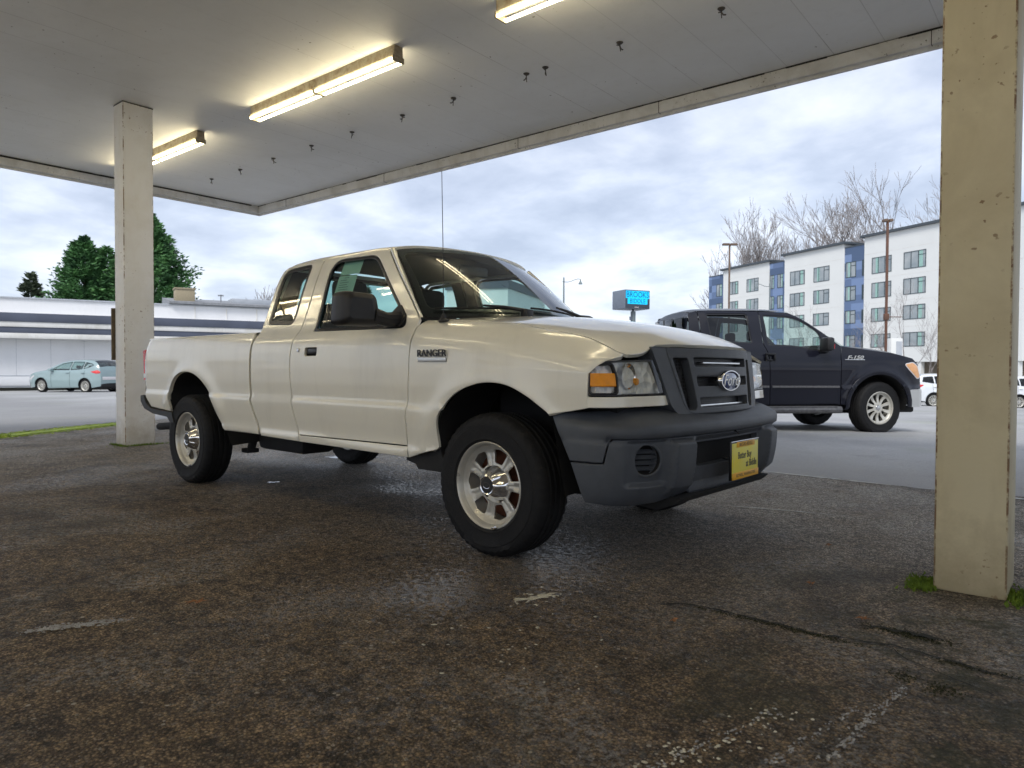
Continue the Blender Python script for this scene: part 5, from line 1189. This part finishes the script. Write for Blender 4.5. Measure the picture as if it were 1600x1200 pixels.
for k in range(36): m.box(-39+k*1.22*1.3, -38.985+k*1.22*1.3, -.006, -.001, .43, 2.42)
m.build('panel_seam', 'skylight_grey', LB, smooth=0)
m = MB()
for x in (9.6, 11.4, 13.2, 15.2): m.box(x, x+.05, -.10, -.052, 3.8, 4.6)
m.build('trim_strip', 'band_white', LB, smooth=0)
V = [(8.2, -.35, 4.72), (17.9, -.35, 4.72), (17.9, -.35, 4.86), (8.2, -.35, 4.86), (8.2, 5, 5.5), (17.9, 5, 5.5), (8.2, 5, 4.72), (17.9, 5, 4.72)]
MB().add(V, [(0, 1, 2, 3), (3, 2, 5, 4), (0, 3, 4, 6), (1, 7, 5, 2), (4, 5, 7, 6), (0, 6, 7, 1)]).build('roof', 'shingle', LB, smooth=0)
MB().box(8.6, 9.7, .6, 1.7, 4.9, 5.72, b=.02).box(8.55, 9.75, .55, 1.75, 5.70, 5.78).build('chimney', 'brick_tan', LB)
MB().box(11.9, 14.5, 1.0, 2.6, 5.0, 5.32, b=.02).build('roof_hatch', 'skylight_grey', LB); MB().box(11.2, 11.26, .8, .86, 4.9, 5.5).box(11.05, 11.4, .8, .86, 5.4, 5.48).build('vent_pipe', 'shingle', LB, smooth=0)
# ------------------------------------------------------------------ white and blue apartment block
pm('render_white', (.78, .79, .77), .8, var=.04, vs=.4); pm('cap_dark', (.07, .085, .10), .6); pm('frame_dark', (.05, .075, .085), .5); pm('curtain_green', (.34, .56, .50), .7)
pm('window_grey', (.22, .27, .30), .12, var=.5, vs=.6, c2=(.42, .45, .46)); pm('podium', (.20, .17, .13), .8, var=.3, vs=.8); pm('blind', (.55, .60, .60), .8)
def blue_panels():
    m, nt, b = nodes_of('blue_cladding'); N = nt.nodes.new; L = nt.links.new
    tc = N('ShaderNodeTexCoord'); mp = N('ShaderNodeMapping'); mp.inputs['Scale'].default_value = (.55, 1, 1.05); L(tc.outputs['Object'], mp.inputs['Vector'])
    fl = N('ShaderNodeVectorMath'); fl.operation = 'FLOOR'; L(mp.outputs[0], fl.inputs[0]); w = N('ShaderNodeTexWhiteNoise'); w.noise_dimensions = '3D'; L(fl.outputs[0], w.inputs['Vector'])
    r = N('ShaderNodeValToRGB'); r.color_ramp.interpolation = 'CONSTANT'; e = r.color_ramp.elements; e[0].color = (.08, .125, .22, 1); e[1].position = .72; e[1].color = (.19, .27, .45, 1)
    k = e.new(.4); k.color = (.125, .185, .32, 1); L(w.outputs['Value'], r.inputs[0]); L(r.outputs[0], b.inputs['Base Color']); b.inputs['Roughness'].default_value = .6
blue_panels()
AP = thing('apartment_building', 'white and blue five storey apartment block beyond the navy pickup', 'building', (-18.65, 82.16, 0), R(152.9))
# local: +x runs to the left in the photo and away; facade at y=0, +y faces the camera
ROWS = ((3.42, 4.92), (6.28, 7.80), (8.93, 10.62), (11.62, 13.42))
def win(x0, x1, z0, z1, y, g):
    f = MB()
    f.box(x0, x1, y-.02, y+.035, z0, z0+.07).box(x0, x1, y-.02, y+.035, z1-.07, z1).box(x0, x0+.07, y-.02, y+.036, z0+.07, z1-.07).box(x1-.07, x1, y-.02, y+.036, z0+.07, z1-.07)
    w = x1-x0; n = 3 if w > 1.6 else 2
    for k in range(1, n): f.box(x0+w*k/n-.035, x0+w*k/n+.035, y-.02, y+.034, z0+.07, z1-.07)
    f.box(x0+.07, x0+w/n-.035, y-.02, y+.033, z1-.50, z1-.44)
    o = f.build('window', 'frame_dark', AP, smooth=0)
    MB().box(x0+.07, x1-.07, y-.019, y+.004, z0+.07, z1-.07).build('pane', 'window_grey', o, smooth=0)
    a = x0+w*g; MB().box(a, a+w*.16, y+.005, y+.012, z0+.07, z1-.07).build('curtain', 'curtain_green', o, smooth=0)
def block(x0, x1, ztop, y, mat, cap, zb=1.8, wins=()):
    MB().box(x0, x1, y-16, y, zb, ztop).build('wall', mat, AP, smooth=0)
    if cap: MB().box(x0-.35, x1+.35, y-16, y+.35, ztop+.002, ztop+.26).build('roof_edge', 'cap_dark', AP, smooth=0)
    else: MB().box(x0, x1, y-16, y+.04, ztop+.002, ztop+.12).build('roof_edge', 'cap_dark', AP, smooth=0)
    for z0, z1 in ROWS:
        if z0 < zb: continue
        for a, b, g in wins: win(a, b, z0, z1, y, g)
block(-15.5, 1.78, 15.85, 0, 'render_white', True, wins=[(-1.78, .74, .64), (-5.86, -3.27, .14), (-11.0, -8.5, .64), (-15.1, -12.5, .14)])
block(1.785, 4.62, 15.1, -.12, 'blue_cladding', False, wins=[(3.0, 4.45, .6), (1.9, 2.15, .1)])
block(4.62, 14.12, 15.6, 0, 'render_white', True, wins=[(6.75, 9.2, .62), (10.65, 13.13, .12)])
block(14.125, 16.95, 14.95, -.12, 'blue_cladding', False, wins=[(14.5, 15.5, .1), (16.1, 16.9, .1)])
block(16.95, 26.32, 15.25, 0, 'render_white', True, wins=[(18.95, 21.3, .62), (23.05, 24.9, .12)])
block(26.325, 29.8, 14.7, -.12, 'blue_cladding', False, wins=[(26.7, 28.0, .1)])
MB().box(-15.5, 29.8, -16, -1.5, -4, 1.8).build('podium', 'podium', AP, smooth=0)
m = MB()
for k in range(9): m.box(-15.2+k*4.9, -14.7+k*4.9, -.6, -.1, -4, 1.8)
m.build('column', 'render_white', AP, smooth=0)
m = MB()
for x0, x1 in ((-15.5, 1.78), (4.62, 14.12), (16.95, 26.32)):
    for z in (5.55, 8.35, 11.1, 13.9): m.box(x0, x1, .001, .012, z, z+.03)
m.build('wall_joint', 'band_white', AP, smooth=0)
# ------------------------------------------------------------------ trees
pm('needles', (.10, .25, .07), .75, c2=(.026, .080, .032), vs=1.1, det=6); pm('needles_dull', (.08, .11, .06), .8, c2=(.035, .05, .03), vs=1.5)
pm('bark', (.16, .13, .10), .9, c2=(.09, .07, .055), vs=5); pm('twigs', (.34, .31, .30), .9, c2=(.24, .22, .215), vs=3)
def conifer(x, y, ztop, rad, label, seed, n=9000, mat='needles', size=.34, sharp=.75, name='conifer_tree', gaps=.0):
    rg = np.random.RandomState(seed); z0 = float(gz(x, y)); H = ztop-z0
    T = thing(name, label, 'tree', (x, y, z0), 0, 'conifers beyond the long building')
    MB().tube([(0, 0, -.5), (.05, 0, H*.5), (0, 0, H*.97)], [.3, .16, .02], 8).build('trunk', 'bark', T)
    V = []; F = []
    nb = int(n/28); ga = rg.rand()*6
    for b in range(nb):
        f = rg.rand()**.75; z = H*(.06+.94*f); a = ga+b*2.4+rg.randn()*.3
        R_ = rad*((1-f)**sharp+.03)*(1+.20*math.sin(3*a+seed+z*.9)+.15*math.sin(5*a-z*1.7))*rg.choice((.72, .85, .95, 1.0, 1.06, 1.14))
        m_ = 28
        for k in range(m_):
            t = .35+.65*rg.rand()**.6; spread = .17*R_*t*(1.2-t*.5)
            cx = R_*t*math.cos(a)+rg.randn()*spread*.55; cy = R_*t*math.sin(a)+rg.randn()*spread*.55; cz = z-(.26*R_*t*t)+rg.randn()*.10+.16*R_*(t > .9)
            if cz < .2: continue
            s = size*rg.uniform(.55, 1.2); an = a+rg.randn()*.8; d = np.array([math.cos(an), math.sin(an), rg.uniform(-.2, .75)]); u = rg.randn(3); u -= u@d*d/(d@d); u /= np.linalg.norm(u); c = np.array([cx, cy, cz]); i = len(V)
            V += [c-d*s*.4, c+u*s*.30, c+d*s, c-u*s*.30]; F.append((i, i+1, i+2, i+3))
    # leader
    mb = MB(); mb.v = [tuple(q) for q in V]; mb.f = F; mb.build('crown', mat, T, smooth=0)
conifer(-60.5, 21.6, 13.9, 5.4, 'tallest dense green conifer, right of the far post', 1, 46000, size=.25, sharp=.74)
conifer(-61.5, 20.3, 11.5, 3.6, 'dense green conifer just hidden and flanked by the far post', 2, 20000, size=.25, sharp=.72)
conifer(-63.0, 17.4, 11.6, 4.3, 'broad green conifer left of the far post', 3, 32000, size=.25, sharp=.72)
conifer(-62.6, 18.9, 10.9, 3.2, 'lower green conifer between the broad one and the far post', 4, 15000, size=.25, sharp=.55)
conifer(-86.0, 19.6, 10.9, 3.4, 'small thin dull conifer at the far left above the roof', 5, 4500, 'needles_dull', .42, .8)
conifer(-52.0, 38.0, 8.7, 1.5, 'tip of a thin conifer just behind the cream cab roof', 6, 1500, 'needles_dull', .3, .9)
conifer(-80.0, 37.4, 7.0, 1.6, 'tiny conifer tip above the long roof', 9, 1200, 'needles_dull', .35, .9)
def bare(x, y, ztop, spread, label, seed, depth=6, mat='twigs', r0=None, stems=1, grp='bare trees around the apartment block', lean=0, base=None, k1=1.35, rmin=.026):
    rg = random.Random(seed); z0 = float(gz(x, y))-.2 if base is None else base; H = ztop-z0; T = thing('bare_tree', label, 'tree', (x, y, z0), rg.random()*6, grp); r0 = r0 or H*.017; SV_ = []; tr = MB(); cr = MB()
    def tube3(mb, pts, r): mb.tube(pts, r, 5 if r[0] > .05 else 3, cap=False)
    def grow(p, d, L, r, lv):
        pts = [p]; n = 4; q = Vector(p); dd = Vector(d)
        for i in range(n):
            dd = (dd+Vector((rg.gauss(0, .10), rg.gauss(0, .10), rg.gauss(.03, .07)))).normalized(); q = q+dd*L/n; pts.append(tuple(q))
        rr = [max(rmin, r*(1-.5*i/n)) for i in range(n+1)]; tube3(tr if lv == 0 else cr, pts, rr)
        if lv >= depth: return
        nb = 3 if lv < depth-1 else rg.choice((3, 4))
        for k in range(nb):
            t = rg.uniform(.25, 1.0) if k else 1.0; i = min(n-1, int(t*n)); a = Vector(pts[i]).lerp(Vector(pts[i+1]), t*n-i if t < 1 else 1)
            side = Vector((rg.gauss(0, 1), rg.gauss(0, 1), rg.gauss(.15, .5))).normalized(); nd = (dd*(1.0 if k else 1.6)+side*spread*(.78 if k else .2)+Vector((0, 0, .12))).normalized(); grow(tuple(a), tuple(nd), L*rg.uniform(.58, .82), r*(.60 if t == 1.0 else .44), lv+1)
    for s in range(stems):
        d = Vector((rg.gauss(0, .16)*(stems > 1), rg.gauss(0, .16)*(stems > 1), 1)).normalized(); grow((rg.gauss(0, .1), rg.gauss(0, .1), 0), d, H*.30*k1, r0, 0)
    zs = max(v[2] for v in cr.v); f = H/zs
    for mb in (tr, cr): mb.v = [(a*f, b*f, c*f) for a, b, c in mb.v]
    tr.build('trunk', 'bark' if mat == 'bark' else mat, T, smooth=60); cr.build('crown', mat, T, smooth=60)
    return T
def ray_at(px, py, d):
    v = cf_+cr_*(px-800)/FPX-cu_*(py-600)/FPX; return CAM+v*d
def btree(px, py, d, *a, **k):
    P = ray_at(px, py, d); return bare(P[0], P[1], P[2], *a, **k)
btree(1158, 332, 114, .6, 'leftmost bare tree with a wide fan crown above the apartment roof', 11, 6)
btree(1176, 318, 115, .62, 'tall round bare tree, second from the left above the apartment roof', 12, 6)
btree(1196, 340, 115, .55, 'narrow bare tree between the round one and the twin', 13, 5)
btree(1216, 352, 112, .65, 'twin stemmed bare tree above the first blue strip of the block', 14, 5, stems=2)
btree(1260, 338, 110, .55, 'slim bare tree above the middle white section, left of a pair', 15, 5)
btree(1276, 333, 108, .55, 'slim bare tree above the middle white section, right of a pair', 16, 5)
btree(1338, 308, 100, .85, 'brownish bare tree above the second blue strip', 17, 6)
btree(1388, 290, 100, .8, 'bare tree behind the tall rusty pole', 18, 6)
btree(1434, 258, 95, .85, 'tallest bare tree, right beside the thick post', 19, 6)
btree(1466, 268, 96, .8, 'bare tree partly cut by the thick post', 20, 6)
btree(1408, 430, 62, .95, 'bare street tree before the rightmost white section', 21, 5, r0=.10, rmin=.007)
btree(1330, 475, 62, .85, 'bare street tree before the second blue strip', 22, 5, r0=.08, rmin=.007)
btree(1262, 462, 66, .9, 'bare street tree before the middle white section', 23, 5, r0=.08, rmin=.007)
btree(1455, 470, 60, .85, 'low bare street tree close to the thick post', 24, 5, r0=.08, rmin=.007)
btree(418, 446, 75, .8, 'small bare tree above the long roof beside the cab', 25, 4, grp='bare trees behind the long building')
btree(340, 455, 90, .8, 'tiny bare tree tips above the roof hatch', 26, 4, grp='bare trees behind the long building')
# ------------------------------------------------------------------ lamps, poles, sign
pm('pole_green', (.20, .24, .25), .6, metal=.3); pm('pole_rust', (.15, .065, .04), .7, c2=(.11, .06, .04), vs=3); pm('pole_brown', (.16, .11, .08), .7); pm('sign_grey', (.17, .20, .25), .5); pm('sign_dark', (.06, .075, .10), .5)
pm('sign_cyan', (.0, .25, .45), .4, emis=(.0, .40, .72), es=.42, var=.1); pm('sign_letter', (.0, .05, .14), .5)
def street_lamp(px, ytop, d, sd, label):
    P = ray_at(px, ytop, d); z0 = float(gz(P[0], P[1])); H = P[2]-z0; t = thing('street_lamp', label, 'street lamp', (P[0], P[1], z0), math.atan2(cr_[1], cr_[0]), 'curved arm street lamps')
    MB().tube([(0, 0, 0), (0, 0, H*.5), (0, 0, H)], [.10, .08, .06], 10).lathe([(0, 0), (.06, 0), (.03, .12), (0, .16)], 8, lambda a, b, h: (a, b, H+h)).build('pole', 'pole_green', t)
    MB().tube([(sd*x, 0, H-.28+z) for x, z in ((-.12, .0), (.3, -.03), (.6, .02), (.9, .16), (1.2, .24), (1.45, .22))], .03, 6).build('arm', 'pole_green', t)
    o = MB().lathe([(.0, .0), (.03, -.02), (.04, -.12), (.07, -.2), (.10, -.30), (.17, -.40), (.17, -.46), (.0, -.46)], 16, lambda a, b, h: (sd*1.42+a, b, H-.03+h)).build('lamp_head', 'pole_green', t)
street_lamp(881, 435, 60, 1, 'grey green curved arm street lamp right of the cream cab windshield')
street_lamp(1203, 443, 72, -1, 'curved arm street lamp before the first blue strip of the block')
def area_lamp(px, y, d, mat, label, w=.5):
    P = ray_at(px, y, d); z0 = float(gz(P[0], P[1]))-.3; H = P[2]-z0; t = thing('light_pole', label, 'light pole', (P[0], P[1], z0), math.atan2(cr_[1], cr_[0]), 'tall square light poles')
    MB().box(-.065, .065, -.065, .065, 0, H, b=.01).build('pole', mat, t)
    MB().box(-w, -.05, -.2, .2, H-.02, H+.14, b=.02).box(.05, w, -.2, .2, H-.02, H+.14, b=.02).box(-.06, .06, -.05, .05, H-.01, H+.08).build('lamp_head', 'pole_brown', t)
    return t
area_lamp(1140, 383, 60, 'pole_brown', 'brown light pole before the left white section of the block', .6)
rp = area_lamp(1387, 346, 45, 'pole_rust', 'tall rusty light pole before the right white section of the block', .28)
MB().tube([(.05, 0, 5.8), (1.0, 0, 5.8)], .03, 6).box(-.14, .14, -.12, .12, 5.6, 6.0, b=.02).build('bracket', 'pole_rust', rp)
P = ray_at(1398, 529, 46); z0 = float(gz(P[0], P[1])); wc = thing('utility_cabinet', 'white tall metal cabinet behind the navy hood beside the rusty pole', 'cabinet', (P[0], P[1], z0), math.atan2(cr_[1], cr_[0]))
MB().box(-.45, .32, -.4, .4, 0, P[2]-z0, b=.03).build('case', 'render_white', wc); MB().box(-.12, .26, -.425, -.401, .3, P[2]-z0-.2, b=.008).build('door', 'skylight_grey', wc)
def pylon():
    A = ray_at(976, 468, 70); z0 = float(gz(A[0], A[1])); zt = ray_at(976, 452, 70)[2]; zb = ray_at(976, 481.5, 70)[2]
    t = thing('pylon_sign', 'grey box sign on a pole with bright cyan dealer lettering', 'sign', (A[0], A[1], 0), math.atan2(cr_[1], cr_[0])+R(24))
    W = 3.02; MB().box(0, W, 0, 2.3, zb, zt, b=.06).build('cabinet', 'sign_grey', t)
    MB().box(.10, W-.06, -.03, -.002, zb+.06, zt-.05, b=.01).build('face', 'sign_dark', t)
    h = zt-zb; f = MB(); f.box(.12, W-.12, -.05, -.031, zt-.85, zt-.12).box(.34, W-.34, -.05, -.031, zt-1.42, zt-.851); fo = f.build('lit_panel', 'sign_cyan', t, smooth=0)
    text_mesh('letters', 'BROOKS', 'sign_letter', fo, .80, frame_M((W/2, -.055, zt-.50), (1, 0, 0), (0, 0, 1)), .002, sx=.86)
    text_mesh('letters', 'BIDDLE', 'sign_letter', fo, .62, frame_M((W/2, -.055, zt-1.13), (1, 0, 0), (0, 0, 1)), .002, sx=.92)
    MB().box(W*.38, W*.55, -.05, -.031, zb+.12, zb+.17).build('maker_plate', 'white_lens', t, smooth=0)
    MB().box(W*.43, W*.55, .5, .9, z0, zb-.2, b=.02).build('pole', 'pole_green', t); MB().box(W*.46, W*.51, .62, .8, zb-.25, zb+.02).build('neck', 'sign_dark', t, smooth=0)
    MB().box(W*.36, W*.43, .6, .8, zb-1.1, zb-.75, b=.02).build('junction_box', 'sign_grey', t)
pylon()

# ------------------------------------------------------------------ building seen through the cab windows
def far_store():
    A = ray_at(698, 500, 47); t = thing('store_building', 'white flat roofed building with dark top band, seen through the cab windows', 'building', (A[0], A[1], 0), math.atan2(cr_[1], cr_[0])+R(-18))
    zt = ray_at(760, 449, 50)[2]
    MB().box(0, 4.3, 0, 9, -1.2, zt-.55).build('wall', 'white_wall', t, smooth=0)
    MB().box(-.1, 4.4, -.1, 9.1, zt-.548, zt).build('roof_band', 'band_dark', t, smooth=0)
    MB().add([(-.02, -.9, 2.3), (4.32, -.9, 2.9), (4.32, -.9, 3.4), (-.02, -.9, 2.8), (-.02, -.02, 2.3), (4.32, -.02, 2.9), (4.32, -.02, 3.4), (-.02, -.02, 2.8)], [(0, 1, 2, 3), (4, 7, 6, 5), (0, 4, 5, 1), (3, 2, 6, 7), (0, 3, 7, 4), (1, 5, 6, 2)]).build('awning', 'band_dark', t, smooth=0)
    MB().box(-4.6, -.12, 1.0, 6, -1.2, 4.2).build('annex', 'band_white', t, smooth=0)
    MB().box(-4.7, -.11, .9, 1.0, 3.9, 4.3).build('annex_band', 'band_dark', t, smooth=0)
    for k in range(4): MB().box(-4.3+k*1.05, -3.5+k*1.05, .97, .999, 2.3, 3.5).build('window', 'window_grey', t, smooth=0)
far_store()
